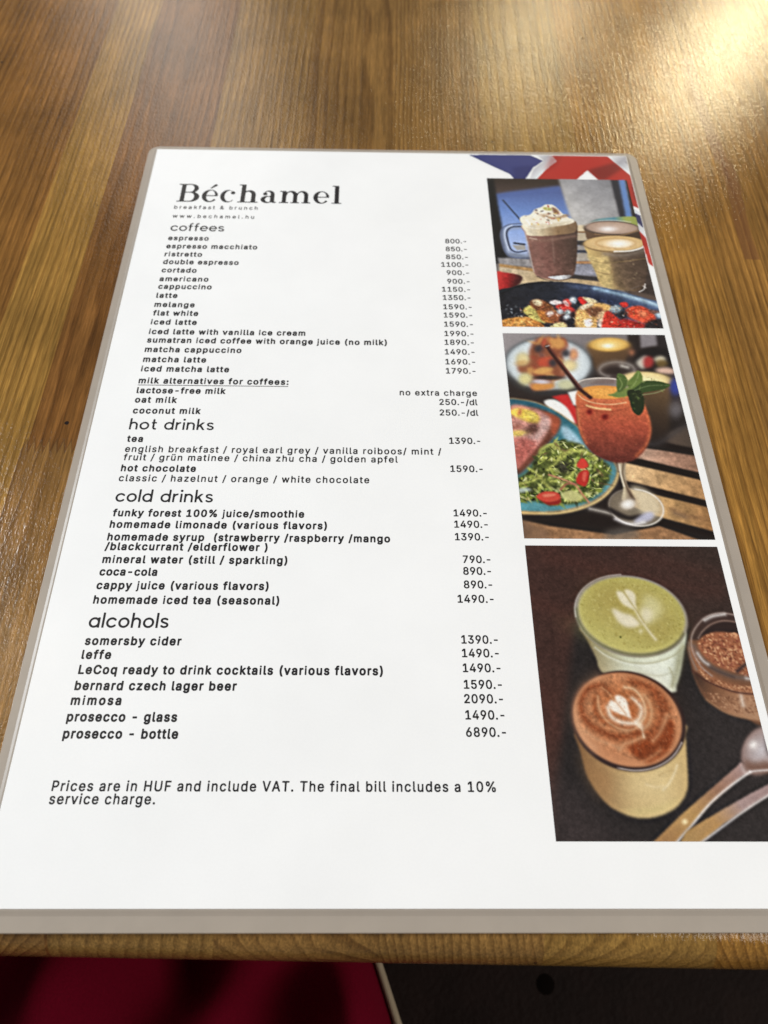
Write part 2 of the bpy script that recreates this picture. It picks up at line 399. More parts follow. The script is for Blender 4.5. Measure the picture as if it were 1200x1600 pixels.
# ------------------------------------------------------------------ lettering: glyph outlines (1/1000 em; serif in 1/100 mm)
FONTS = {'bold':{'z':[380,[[33,-26,54,-29,329,-29,347,-27,364,-13,370,6,370,56,364,74,354,85,335,90,210,92,200,99,358,312,363,331,363,374,357,393,347,403,322,409,60,409,41,407,25,393,19,374,19,324,25,306,35,295,54,290,166,289,176,287,178,281,16,64,13,-1,18,-13]]],
'/':[249,[[5,-102,76,-105,94,-96,102,-83,266,523,261,548,245,561,176,563,158,554,144,535,-14,-52,-12,-83]]],
'a':[389,[[102,-34,199,-38,249,-22,280,-32,336,-32,355,-26,368,-9,371,260,364,303,341,353,305,389,274,404,242,413,167,413,111,404,49,365,16,316,14,285,24,267,83,241,82,235,49,214,24,191,6,160,1,141,2,66,36,5,71,-22],[167,78,131,91,128,110,136,121,180,135,238,141,242,135,237,116,224,97,199,84],[130,247,126,253,143,278,186,298,224,292,237,278,238,266,230,259]]],
'u':[410,[[130,-31,221,-34,264,-18,296,-34,352,-34,371,-28,381,-18,387,7,387,369,384,388,371,404,352,410,296,410,283,404,271,390,267,169,259,126,239,96,202,84,177,87,164,95,145,144,143,369,137,394,121,408,83,411,46,408,29,394,23,369,24,88,35,51,59,13,83,-10]]],
'i':[167,[[58,-19,116,-18,128,-10,134,6,134,374,128,390,109,399,47,398,34,390,28,374,28,6,38,-13],[63,424,84,418,109,426,132,443,145,462,143,512,109,542,59,542,37,524,23,506,22,468,28,450,41,435]]],
'p':[424,[[44,-168,114,-171,137,-156,143,-137,146,-28,152,-25,202,-41,246,-41,308,-26,339,-6,377,32,400,69,417,119,424,169,417,257,387,332,358,368,314,399,264,416,208,417,146,397,114,409,52,409,39,404,27,390,23,369,23,-131,29,-156],[208,81,177,97,160,119,151,144,144,200,157,250,171,275,202,295,233,296,258,286,275,269,290,232,297,188,290,144,268,100,239,83]]],
'%':[676,[[453,-35,493,-39,552,-35,598,-4,625,40,634,77,634,140,619,190,579,234,543,253,474,256,441,246,399,215,373,165,371,65,379,34,393,9,418,-16],[122,-29,193,-32,211,-23,228,-4,559,477,571,509,566,527,555,538,537,543,480,543,463,534,445,515,112,30,103,-4,108,-16],[499,70,488,84,484,109,487,129,499,145,512,137,514,109,512,77],[145,252,193,250,255,273,290,309,308,365,308,434,287,492,249,531,199,549,149,549,105,531,70,502,46,452,46,352,54,327,68,303,100,271],[174,364,161,377,159,402,162,423,174,436,187,427,189,402,187,371]]],
'd':[424,[[143,-34,234,-37,284,-19,309,-30,371,-31,390,-25,403,-9,406,497,400,522,384,536,315,539,290,527,280,504,277,407,271,404,227,414,137,410,96,389,65,366,36,329,20,297,6,247,5,216,5,135,20,79,36,47,71,4,102,-17],[184,84,159,97,143,122,132,160,132,222,141,254,159,279,177,292,209,298,243,285,259,269,278,216,279,172,266,122,248,97,221,83]]],
'0':[453,[[169,-32,272,-35,316,-21,341,-5,378,30,397,59,411,86,431,155,438,211,438,299,417,405,389,461,360,498,322,525,272,545,185,545,141,531,111,511,64,461,40,411,19,336,19,180,40,93,68,43,110,-1,128,-15],[210,86,178,105,160,140,145,193,139,255,153,349,166,383,191,416,210,425,235,426,266,411,292,374,312,286,312,224,298,155,278,111,253,90,235,84]]],
'C':[510,[[205,-32,315,-36,390,-12,440,25,469,61,491,99,505,149,500,174,483,187,402,189,383,179,359,130,333,105,302,92,265,84,215,98,190,113,177,124,154,161,138,218,139,299,148,330,171,374,183,390,215,410,265,423,302,418,327,407,363,374,383,325,402,315,477,315,495,324,503,336,506,355,497,393,464,455,408,509,365,531,315,545,221,545,171,531,127,509,84,474,48,424,32,393,12,324,12,186,26,130,51,80,72,49,108,13,158,-18]]],
'L':[393,[[51,-26,72,-29,359,-29,383,-19,394,6,393,62,384,79,372,88,172,91,159,96,157,506,146,531,122,540,53,538,37,524,31,506,31,12,37,-13]]],
't':[227,[[115,-30,218,-32,236,-23,244,-11,246,8,229,70,206,86,168,83,162,89,160,102,161,289,168,297,206,299,225,309,234,327,234,377,229,395,218,405,162,417,159,477,143,499,125,505,68,505,50,499,36,483,31,417,-2,408,-19,391,-23,333,-12,308,28,295,32,289,34,64,42,33,69,-5]]],
'b':[424,[[175,-34,196,-38,283,-35,339,-7,377,30,408,89,417,122,425,191,417,254,409,285,383,338,345,379,308,402,271,414,189,414,152,401,146,404,143,504,137,522,114,538,52,538,33,527,23,504,24,-3,33,-20,52,-30,114,-30,139,-18],[196,84,171,104,154,135,144,197,151,235,164,267,189,289,221,297,252,289,275,266,290,229,298,185,284,129,264,97,239,83]]],
'r':[259,[[44,-26,114,-28,127,-23,139,-9,145,237,157,268,171,282,208,295,246,290,268,306,274,324,273,387,268,399,254,412,183,415,139,400,108,409,58,409,39,403,27,389,23,368,23,6,29,-13]]],
'o':[415,[[149,-34,252,-37,311,-15,340,4,369,35,394,79,405,110,412,147,412,229,394,297,369,341,339,372,299,397,259,413,159,413,90,383,53,347,36,322,14,279,6,247,6,129,14,97,32,60,52,30,84,-3],[184,84,159,97,143,122,132,160,132,216,143,254,159,278,184,292,209,297,240,289,269,260,285,210,285,166,276,129,252,96,215,80]]],
'h':[410,[[44,-26,114,-28,127,-23,139,-9,143,212,151,256,164,278,202,295,227,294,242,287,259,262,267,218,267,12,273,-13,296,-28,358,-28,377,-18,387,6,387,287,366,343,314,397,271,413,196,415,152,403,146,405,142,512,132,531,108,540,46,538,29,524,23,506,23,12,29,-13]]],
's':[365,[[119,-34,229,-37,279,-22,309,-3,340,29,361,72,363,129,351,166,322,203,266,241,341,262,355,279,355,304,341,338,316,371,281,397,247,411,141,414,110,405,72,384,35,347,21,322,13,260,24,222,47,185,66,168,110,143,204,123,222,116,233,104,216,85,179,77,141,91,104,139,47,131,16,115,7,97,7,72,31,22,60,-7],[247,241,166,259,147,270,145,279,154,291,166,296,204,298,222,289,254,244,265,241]]],
'v':[389,[[146,-26,229,-28,247,-19,261,-3,399,356,401,381,386,403,367,409,304,409,279,398,211,216,198,190,192,188,111,398,86,409,23,409,4,403,-6,393,-12,368,-3,337,128,-7]]],
'n':[410,[[44,-26,114,-28,127,-23,139,-9,143,212,151,256,168,281,208,295,242,287,259,262,267,218,267,12,273,-13,289,-27,327,-29,364,-27,381,-13,387,12,386,293,362,349,314,397,264,415,202,416,139,397,114,408,58,409,39,403,29,393,23,368,23,12,29,-13]]],
':':[188,[[59,-30,80,-34,124,-31,148,-18,161,-1,170,20,170,64,159,89,139,107,118,116,74,116,49,105,30,85,20,57,21,14,31,-5],[59,245,80,241,124,244,148,257,161,274,170,295,170,339,159,364,139,382,118,391,74,391,49,380,30,360,20,332,21,289,31,270]]],
'j':[167,[[1,-162,52,-161,83,-146,117,-112,132,-75,133,369,127,391,108,400,52,399,35,382,32,-25,22,-56,-17,-66,-29,-87,-28,-143,-17,-158],[76,419,96,420,121,430,135,444,144,463,142,513,108,543,58,543,35,525,22,507,21,469,31,444]]],
'c':[396,[[149,-34,252,-37,290,-26,334,0,358,22,393,85,393,104,383,122,365,136,334,144,288,141,273,129,252,96,234,84,209,79,165,93,143,122,132,160,132,216,146,259,165,283,209,297,234,292,259,274,278,241,302,231,371,246,391,266,391,297,358,354,315,389,259,413,159,413,90,383,53,347,36,322,14,279,6,247,6,129,14,97,32,60,52,30,84,-3]]],
'l':[189,[[87,-28,108,-32,189,-29,208,-11,212,16,200,66,183,79,152,86,144,103,140,516,132,528,114,537,58,538,34,528,23,503,23,47,39,10,65,-16]]],
'w':[567,[[126,-26,197,-29,222,-18,235,6,266,114,278,151,284,155,333,-1,341,-13,357,-26,372,-29,428,-29,452,-19,473,24,573,356,575,381,566,398,547,408,484,409,470,406,454,393,440,362,403,233,397,227,348,387,328,407,253,409,228,398,214,368,172,229,166,231,159,249,129,356,109,398,97,407,78,409,22,408,4,399,-6,381,-4,349,102,-1]]],
'k':[381,[[44,-26,114,-28,137,-13,143,6,144,112,152,121,164,112,246,6,281,-26,371,-28,389,-18,398,-1,397,18,381,43,249,212,258,231,377,350,386,368,383,389,371,403,358,408,271,407,158,300,146,298,142,512,132,531,108,540,46,538,29,524,23,506,23,12,29,-13]]],
'f':[254,[[66,-26,143,-28,161,-19,169,-7,173,287,181,295,225,296,243,302,257,318,260,337,259,381,248,399,231,408,181,411,175,418,184,437,237,442,262,466,271,499,271,524,262,542,243,557,156,559,106,541,69,506,58,487,43,415,0,407,-20,387,-23,331,-17,312,0,298,37,295,45,287,46,6,52,-13]]],
'(':[273,[[161,-122,238,-124,257,-114,266,-97,264,-78,206,66,186,160,186,260,194,310,219,403,266,528,264,547,257,558,232,570,170,569,157,564,145,550,107,475,87,416,60,285,60,135,73,66,115,-53,147,-109]]],
')':[273,[[28,-122,99,-125,118,-119,128,-109,181,3,202,72,215,147,215,266,188,410,156,497,132,547,118,564,99,570,30,567,14,553,8,535,11,516,31,472,62,378,89,241,89,166,81,122,50,16,9,-84,12,-105]]],
'q':[424,[[300,-168,377,-171,396,-161,405,-143,405,382,395,400,371,410,309,409,284,398,221,417,171,417,134,408,90,386,47,344,14,282,5,219,5,132,14,94,47,32,90,-10,127,-29,165,-40,215,-41,271,-25,277,-28,281,-143,286,-156],[190,81,159,100,140,129,132,157,132,219,141,250,159,279,190,295,215,296,240,286,263,263,279,207,279,169,269,132,246,94,215,81]]],
'1':[453,[[68,-26,88,-29,388,-29,407,-23,421,-7,423,49,412,74,388,84,320,85,312,93,311,506,305,524,288,538,182,538,77,462,56,437,54,362,59,343,70,333,82,328,101,330,170,374,176,371,178,356,177,93,163,85,76,83,57,73,48,56,47,6,53,-13]]],
'y':[389,[[40,-171,61,-175,142,-172,179,-151,221,-102,399,361,401,386,386,408,367,414,311,414,296,411,280,398,259,354,211,214,198,189,192,188,110,398,92,411,54,414,17,413,-6,398,-12,379,-9,354,125,-2,104,-51,48,-57,29,-75,20,-108,19,-139,25,-158]]],
'm':[610,[[44,-26,114,-28,132,-19,140,-7,144,231,161,281,177,291,196,295,227,288,241,262,242,6,253,-19,277,-29,333,-29,352,-23,364,-9,369,256,383,284,402,294,421,295,446,289,456,281,466,231,470,-7,478,-19,496,-28,552,-29,571,-23,581,-13,587,6,587,287,578,324,562,356,521,397,471,415,396,415,364,404,321,378,289,401,252,415,183,415,139,400,102,409,58,409,39,403,29,393,23,374,23,12,29,-13]]],
'-':[453,[[105,162,132,158,345,161,357,170,366,187,364,256,351,272,332,278,107,276,91,262,85,237,86,187,91,175]]],
'e':[404,[[149,-34,259,-37,292,-28,346,4,375,35,393,72,387,110,361,129,364,135,395,147,405,166,399,260,385,304,359,347,326,379,296,398,252,413,159,413,115,398,90,383,42,335,14,279,6,247,6,129,14,97,38,47,90,-7],[209,78,181,85,159,97,142,122,143,135,279,135,279,122,259,94,240,84],[152,252,144,260,165,285,202,298,240,289,252,279,261,260,259,254,246,252]]],
'g':[425,[[142,-176,259,-180,309,-165,346,-143,370,-120,397,-70,406,-26,406,368,400,393,384,406,315,409,284,397,234,415,146,412,90,386,46,342,20,299,5,243,6,130,36,55,91,-7,28,-45,20,-57,18,-76,34,-107,72,-145,115,-168],[190,-64,147,-45,140,-25,202,-30,265,-17,273,-20,269,-39,252,-53,221,-64],[196,92,159,108,142,130,132,161,132,224,142,255,159,280,184,293,221,295,252,280,266,255,279,211,279,174,269,136,252,111,234,98]]]},
'book':{'z':[380,[[40,-13,329,-15,350,-7,355,6,355,56,342,74,172,81,184,106,342,312,349,331,350,368,341,390,322,395,66,395,47,394,38,387,33,374,33,324,46,306,197,303,209,299,209,293,31,62,27,49,27,6]]],
'6':[453,[[174,-20,269,-22,319,-2,366,36,401,105,409,174,395,230,379,261,325,312,294,324,233,336,243,361,338,498,338,512,325,524,250,526,235,518,100,320,65,255,50,211,48,118,74,55,125,2],[200,72,169,91,152,118,144,155,147,186,169,225,207,244,238,246,269,235,289,218,308,174,310,149,293,105,269,79,250,71,225,68]]],
'5':[453,[[170,-20,265,-22,303,-9,334,8,370,43,397,93,411,149,411,174,397,236,370,286,334,321,290,343,253,351,197,351,165,342,159,349,162,399,172,431,359,434,378,439,386,455,386,505,381,518,372,524,103,526,89,524,77,511,51,286,51,255,56,243,65,236,103,228,128,228,172,250,203,258,228,258,279,236,306,186,306,136,295,111,272,85,240,71,203,71,165,88,151,105,137,143,128,149,65,151,50,143,45,130,45,99,52,74,68,49,109,8,134,-8]]],
'8':[453,[[168,-20,276,-22,326,-6,351,8,389,45,408,73,416,99,414,180,392,224,354,268,384,311,396,343,396,424,374,468,345,496,301,522,264,532,189,532,158,524,120,506,79,468,56,418,57,336,76,297,99,268,60,224,38,180,38,93,60,49,97,11,126,-6],[189,72,158,90,137,118,136,155,151,187,183,207,208,215,258,213,295,190,308,174,318,143,315,118,303,99,283,81,258,71],[208,310,176,323,159,343,154,361,156,399,168,418,189,434,214,440,251,438,276,425,294,405,299,386,296,355,283,330,264,317,239,308]]],
'/':[249,[[13,-90,70,-91,89,-77,252,523,251,536,239,548,176,548,157,529,1,-52,1,-77]]],
'a':[389,[[109,-22,199,-24,255,-2,280,-17,336,-17,349,-12,355,-3,357,260,349,303,328,347,299,376,267,392,242,399,167,399,117,391,57,353,29,310,28,291,36,275,86,258,111,262,145,297,192,313,211,311,242,297,256,266,254,253,236,246,155,236,80,216,49,195,25,166,15,135,19,60,49,13,80,-10],[161,64,133,72,117,85,113,110,124,130,180,150,255,156,256,128,236,89,199,68,180,63]]],
'u':[410,[[138,-18,221,-20,277,2,289,-15,302,-20,352,-20,371,-7,373,369,371,383,359,394,302,396,283,383,281,163,274,126,252,87,227,74,202,70,171,74,152,87,138,113,130,144,127,383,114,395,83,397,52,395,39,383,39,88,48,57,73,19,96,-1]]],
'.':[188,[[67,-18,118,-18,136,-9,150,7,157,26,156,64,146,82,130,96,111,103,74,102,55,92,41,76,34,57,36,14]]],
'i':[167,[[46,-13,109,-15,122,-10,130,6,130,368,125,387,109,395,47,394,33,374,32,12,34,-2],[76,424,91,424,116,433,141,462,141,506,109,537,59,537,28,506,26,468,34,447,47,436]]],
'p':[424,[[51,-156,108,-158,127,-144,133,1,202,-26,252,-26,283,-19,331,7,374,50,388,75,403,119,410,169,403,257,374,325,350,357,308,386,258,402,208,403,177,395,133,374,121,391,108,396,58,396,39,383,37,-131,39,-144],[202,68,164,88,147,113,130,175,130,207,144,257,164,290,202,310,239,310,271,295,288,275,305,232,311,182,303,138,277,88,239,68]]],
'%':[676,[[460,-23,530,-25,549,-21,587,4,612,46,620,77,620,134,606,184,568,225,537,240,474,242,443,231,408,202,386,159,384,71,393,38,402,21,426,-4],[129,-16,187,-18,199,-14,215,2,546,484,557,509,549,524,537,529,487,529,474,525,458,509,124,23,117,2],[487,58,471,90,471,127,483,152,505,162,518,155,527,140,527,77,512,57],[153,265,193,264,249,286,275,315,295,371,295,427,274,486,239,521,193,535,149,534,93,506,79,490,60,446,60,352,73,321,112,280],[162,351,146,377,146,421,159,446,180,453,193,446,202,427,202,371,193,352]]],
'd':[424,[[150,-21,234,-23,290,0,315,-17,371,-17,384,-12,390,-3,392,497,390,511,377,523,315,524,299,516,294,504,290,378,234,399,146,398,77,358,61,341,34,293,19,229,19,135,33,85,49,54,79,16,109,-4],[202,66,177,71,152,84,133,110,118,154,117,222,129,260,151,291,171,305,209,313,252,296,270,279,293,216,294,172,279,116,263,91,234,71]]],
'0':[453,[[177,-20,266,-22,310,-8,335,8,366,38,386,68,418,161,424,218,424,293,403,400,378,451,351,486,316,512,266,532,185,531,146,518,118,499,85,466,72,445,53,405,33,330,33,180,53,97,81,49,122,7],[203,72,171,93,146,136,132,186,125,261,138,349,155,393,185,429,210,439,235,440,273,424,292,405,305,380,325,293,326,224,311,149,291,104,260,77,235,70]]],
'&':[448,[[144,-20,240,-22,273,-14,321,10,359,-14,434,-16,449,-7,454,5,449,18,393,86,415,136,423,168,423,224,418,236,402,244,345,243,333,230,321,180,315,181,252,255,256,268,300,305,328,343,342,380,342,424,322,474,302,497,271,518,227,532,171,531,115,509,90,490,74,468,57,418,57,380,64,349,104,280,46,222,27,193,19,168,19,99,34,59,65,19,109,-9],[177,66,134,86,117,124,120,149,133,174,165,198,177,194,190,181,259,93,252,82,234,72,202,64],[190,342,177,349,160,380,157,411,165,425,184,438,221,438,234,430,241,418,241,393,210,355]]],
'V':[480,[[196,-13,278,-15,297,-2,479,493,479,512,467,524,397,526,377,512,255,162,241,134,231,149,100,518,85,526,28,527,15,524,3,513,3,493,21,437,171,31,185,-2]]],
'H':[517,[[58,-13,122,-15,134,-10,141,-1,144,206,147,213,166,216,372,213,378,-1,384,-10,397,-15,453,-15,469,-7,474,12,474,493,472,512,466,521,453,526,397,526,378,513,375,318,372,311,353,308,147,311,141,512,134,521,122,526,66,526,50,518,45,493,45,12,47,-2]]],
't':[227,[[123,-17,212,-19,225,-14,231,-5,225,39,215,64,200,72,162,69,150,77,146,89,146,302,156,311,200,312,215,320,220,333,220,377,215,389,206,396,149,402,145,470,137,486,125,491,68,491,56,486,49,477,44,402,6,396,-7,384,-9,333,5,314,37,311,47,302,47,70,55,39,81,4]]],
'ü':[410,[[138,-18,221,-20,277,2,289,-15,302,-20,352,-20,371,-7,373,369,371,383,359,394,302,396,283,383,281,163,274,126,252,87,227,74,202,70,171,74,152,87,138,113,130,144,127,383,114,395,96,397,52,395,39,383,39,88,48,57,73,19,96,-1],[119,426,139,424,158,431,190,463,191,494,184,513,171,529,152,539,121,540,102,533,86,519,76,501,75,469,80,457,102,434],[263,426,283,424,302,431,334,463,335,494,328,513,314,529,296,539,264,540,246,533,230,519,220,501,219,469,223,457,246,434]]],
'b':[424,[[182,-21,264,-24,296,-16,333,6,368,41,396,96,404,129,411,197,403,254,394,285,368,335,333,370,302,389,271,399,189,399,133,378,127,511,108,524,52,523,39,511,37,497,39,-3,46,-12,58,-17,108,-17,121,-12,133,5],[214,66,183,74,157,97,136,141,129,197,144,260,160,285,186,304,221,312,258,302,284,279,303,235,312,185,303,141,283,96,255,72]]],
'r':[259,[[51,-13,108,-15,127,-2,132,243,146,278,158,292,202,309,239,304,255,312,260,324,260,381,247,399,183,401,133,381,108,395,58,395,39,382,37,12,39,-2]]],
'o':[415,[[157,-21,252,-23,302,-4,332,16,356,41,390,110,398,147,398,222,382,291,356,335,332,360,302,380,259,398,165,399,100,372,65,339,49,316,27,274,20,247,19,135,42,72,61,41,96,6],[202,65,152,84,133,110,118,154,117,216,130,260,146,286,177,305,209,312,246,302,278,272,299,216,300,166,291,129,269,91,240,71]]],
'3':[453,[[160,-20,268,-22,313,-7,368,32,400,80,407,105,407,186,388,230,343,277,273,311,293,344,385,449,389,505,384,518,374,524,81,526,67,524,55,511,54,455,59,443,68,436,238,430,231,411,148,318,141,299,143,243,149,233,162,228,231,227,268,216,294,193,309,161,309,130,299,104,274,82,237,70,193,71,156,85,138,105,121,143,112,149,49,151,34,143,29,105,52,49,106,1]]],
'P':[444,[[58,-13,122,-15,141,-2,147,163,259,166,334,186,366,207,407,256,424,306,423,399,388,468,347,501,309,519,266,527,72,527,58,524,47,513,45,12,47,-2],[147,261,143,312,147,431,247,434,281,424,307,406,323,368,326,337,317,306,303,285,272,267,234,259]]],
'h':[410,[[51,-13,108,-15,121,-10,127,-1,129,218,136,256,152,287,177,303,202,309,227,309,252,298,263,287,274,262,281,224,283,-2,302,-15,352,-15,368,-7,373,6,373,281,356,331,308,384,264,400,196,401,133,380,129,506,124,518,108,526,52,525,43,518,38,506,37,12,39,-2]]],
's':[365,[[127,-21,229,-23,272,-9,297,6,329,37,348,79,348,135,338,160,314,191,272,217,157,247,135,260,128,272,130,285,147,304,179,314,204,313,229,302,254,268,266,260,329,272,338,279,342,291,336,316,307,360,274,385,241,398,147,400,116,392,79,371,44,335,34,316,28,260,46,210,66,187,116,159,222,132,249,110,249,97,241,85,216,69,185,62,135,78,97,123,47,117,25,104,22,72,44,29,70,4]]],
'v':[389,[[153,-13,223,-15,236,-10,249,6,386,362,386,381,374,393,304,395,289,387,198,147,192,147,178,174,101,387,86,395,29,395,16,393,4,382,4,362,29,293,141,-1]]],
'n':[410,[[51,-13,108,-15,121,-10,127,-1,129,218,136,256,152,287,177,303,202,309,227,309,252,298,263,287,274,262,281,224,283,-2,295,-13,308,-15,352,-15,368,-7,373,12,373,287,349,343,308,384,246,402,189,400,133,378,108,395,58,395,43,387,37,368,37,12,39,-2]]],
'F':[410,[[58,-13,122,-15,134,-10,141,-1,147,200,341,204,356,212,361,224,361,274,356,287,347,294,147,299,143,318,146,431,372,436,381,443,386,456,386,506,378,521,359,527,78,527,59,525,50,518,45,493,45,12,47,-2]]],
'T':[449,[[186,-13,256,-15,272,-7,277,6,280,431,406,435,425,440,433,456,433,506,428,518,419,525,44,527,30,524,18,512,17,456,30,437,156,434,169,431,172,424,173,12,175,-2]]],
'U':[517,[[201,-21,303,-24,347,-13,401,16,438,54,458,85,474,147,474,497,472,511,460,522,397,524,384,519,378,510,376,179,369,147,360,122,341,97,303,77,266,69,216,77,178,97,161,116,145,154,141,511,128,523,97,525,59,523,47,511,46,122,75,60,116,18,153,-7]]],
'c':[396,[[157,-21,246,-24,284,-13,327,13,344,29,378,85,378,104,365,120,327,131,302,131,287,122,271,94,252,78,209,64,177,71,152,84,130,116,118,154,118,222,133,266,159,296,209,312,240,305,265,289,287,254,302,246,365,259,378,272,375,297,344,347,304,379,259,398,165,399,100,372,65,339,49,316,27,274,20,247,19,135,42,72,61,41,96,6]]],
'2':[453,[[62,-13,382,-15,395,-13,407,-1,409,56,404,68,394,75,207,81,212,93,354,249,386,306,396,337,396,406,377,456,332,503,294,522,257,533,194,533,144,519,90,481,59,431,48,374,51,361,63,349,119,347,138,352,157,406,176,425,207,440,238,440,276,425,293,406,301,374,296,343,277,306,54,62,49,49,49,6]]],
'l':[189,[[94,-16,183,-16,196,-3,198,16,186,59,177,66,144,72,130,97,127,509,114,522,64,524,43,516,37,497,37,53,52,18,77,-7]]],
'w':[567,[[133,-13,197,-15,216,-3,276,199,284,211,350,-1,372,-15,428,-15,441,-10,460,31,560,362,556,387,541,395,491,395,477,393,462,381,406,187,397,171,388,187,331,387,316,395,246,393,234,382,227,362,172,171,164,181,116,349,100,387,78,395,28,395,16,390,8,374,9,356,115,6]]],
'9':[453,[[131,-13,200,-15,219,-5,338,166,383,243,401,293,409,362,401,406,389,437,369,466,332,503,269,531,194,533,163,525,123,506,78,462,50,399,48,306,72,249,115,206,135,193,169,180,222,174,220,162,121,18,119,-1],[200,267,174,281,155,306,147,324,147,374,156,399,175,423,213,440,244,440,276,424,299,393,310,356,304,318,295,299,269,274,244,265]]],
'k':[381,[[51,-13,108,-15,124,-7,129,12,130,124,139,138,152,145,283,-10,302,-15,364,-15,380,-7,385,6,368,37,231,212,250,243,364,358,371,368,371,381,352,395,276,393,146,267,133,262,129,506,124,518,108,526,52,525,43,518,38,506,37,12,39,-2]]],
'f':[254,[[74,-13,137,-15,150,-10,156,-1,159,299,168,309,232,312,244,324,246,343,245,374,237,390,225,395,168,396,161,399,159,418,175,450,231,455,247,468,258,518,253,531,237,544,156,545,112,528,70,481,57,399,6,394,-7,381,-9,337,-4,318,12,310,50,309,59,299,60,12,62,-2]]],
'A':[480,[[15,-13,78,-15,97,-10,110,12,142,106,153,120,166,122,328,119,342,93,368,18,385,-10,403,-15,460,-15,478,-1,479,12,466,49,310,474,294,512,279,524,203,526,191,521,180,506,3,18,3,-1],[191,216,185,221,187,237,228,353,241,369,282,262,292,218]]],
'1':[453,[[75,-13,382,-15,396,-13,408,-1,409,49,401,65,382,70,307,71,298,81,297,499,295,513,282,525,188,525,88,453,69,431,68,362,73,349,82,343,101,346,182,403,190,399,192,381,192,81,182,71,88,70,70,65,61,49,61,12,63,-2]]],
'4':[453,[[275,-13,333,-15,351,-10,360,6,363,81,415,87,426,98,429,112,428,162,423,174,408,183,370,184,361,193,360,312,355,324,345,331,283,333,267,324,262,312,258,186,176,183,149,187,151,199,325,493,328,506,323,518,301,527,245,526,229,518,44,206,24,156,25,106,30,93,39,86,258,81,262,6]]],
'y':[389,[[47,-158,137,-158,171,-139,211,-92,374,329,387,373,379,395,367,400,311,400,288,386,198,145,192,145,172,192,101,386,87,398,73,400,23,400,7,392,4,361,140,-2,128,-39,111,-64,92,-70,61,-69,45,-77,33,-133,36,-147]]],
'm':[610,[[51,-13,108,-15,121,-10,127,-1,130,237,138,268,152,293,177,307,196,309,221,307,239,297,255,268,256,12,264,-10,277,-15,333,-15,352,-2,355,262,371,293,396,307,421,309,458,300,474,274,481,231,483,-1,489,-10,502,-15,552,-15,564,-10,573,12,573,287,565,318,549,349,514,384,471,401,396,400,352,382,321,358,285,387,252,401,189,401,133,378,108,395,58,395,46,390,37,368,37,12,39,-2]]],
'-':[453,[[112,175,338,174,348,181,353,193,351,250,339,262,326,264,113,263,101,251,99,237,99,193]]],
'x':[379,[[19,-13,89,-15,108,-10,189,108,276,-10,289,-15,345,-15,367,-7,372,6,367,18,263,168,251,193,359,356,365,374,358,390,333,395,283,395,270,390,202,293,189,283,114,390,101,395,39,395,17,387,13,374,17,362,129,193,10,18,7,-1]]],
'7':[453,[[98,-13,168,-14,194,12,405,435,407,506,394,524,74,527,61,524,49,513,47,456,52,443,62,436,274,434,286,431,287,424,88,24,86,-1]]],
'e':[404,[[157,-21,252,-24,285,-15,334,12,362,41,378,72,379,91,371,107,309,124,293,116,271,85,249,72,215,63,184,69,144,91,120,135,120,147,127,151,365,151,378,154,390,165,392,191,385,254,365,312,346,339,315,370,290,386,252,398,165,399,115,382,55,329,29,279,20,247,19,135,27,104,48,60,96,6],[127,239,123,247,126,260,151,291,171,305,202,313,252,298,270,279,284,247,283,241,271,238]]],
'g':[425,[[150,-164,259,-166,304,-151,357,-114,384,-65,392,-26,392,368,390,381,377,393,315,394,290,377,234,401,152,399,98,374,55,330,34,294,19,243,19,136,34,91,52,57,96,14,146,-8,202,-16,246,-8,284,11,290,12,292,5,291,-20,277,-52,252,-69,221,-79,190,-79,159,-69,139,-57,115,-29,102,-24,77,-31,37,-57,32,-70,39,-89,77,-131,121,-155],[190,79,146,99,127,127,117,161,118,230,129,261,152,293,184,308,227,308,260,293,282,255,293,218,293,168,277,120,253,93,215,77]]]},
'round':{'o':[1000,[[422,-6,522,-11,622,3,711,34,800,86,878,155,940,239,982,328,1005,417,1011,517,998,617,967,709,918,794,851,872,778,929,689,975,589,1004,489,1011,389,999,289,966,204,917,133,857,67,772,22,683,-5,583,-11,483,2,383,32,294,82,206,149,128,233,63,322,20],[489,194,422,204,367,224,273,294,212,394,198,450,194,517,222,629,255,683,295,728,344,764,400,789,511,806,622,781,677,750,722,711,760,661,788,606,806,494,798,428,778,372,711,278,611,215,556,199]]],
'c':[930,[[421,-6,567,-7,711,34,839,117,883,161,904,206,903,250,879,294,844,319,800,328,756,315,667,243,600,210,511,194,422,204,356,230,300,268,254,317,217,383,194,494,212,606,273,706,359,772,456,803,567,799,644,770,756,685,800,672,856,686,895,728,905,761,901,806,883,839,839,883,722,961,578,1006,478,1011,378,997,289,966,200,914,122,845,60,761,18,672,-7,572,-11,472,5,372,37,283,89,195,156,122,233,63,322,20]]],
'e':[1000,[[422,-6,511,-11,589,-4,667,16,744,51,822,103,871,150,890,194,883,250,844,296,778,311,744,301,660,239,589,207,511,194,422,204,344,236,278,289,222,372,214,406,222,416,822,420,922,399,978,425,1010,483,1006,572,985,661,946,750,893,828,833,888,756,943,668,983,578,1006,478,1011,378,997,289,966,200,914,127,850,67,772,22,683,-5,583,-11,483,2,383,32,294,82,206,149,128,233,63,322,20],[233,592,217,606,227,639,300,732,389,786,489,806,589,793,677,750,745,683,783,606,775,594,744,590]]],
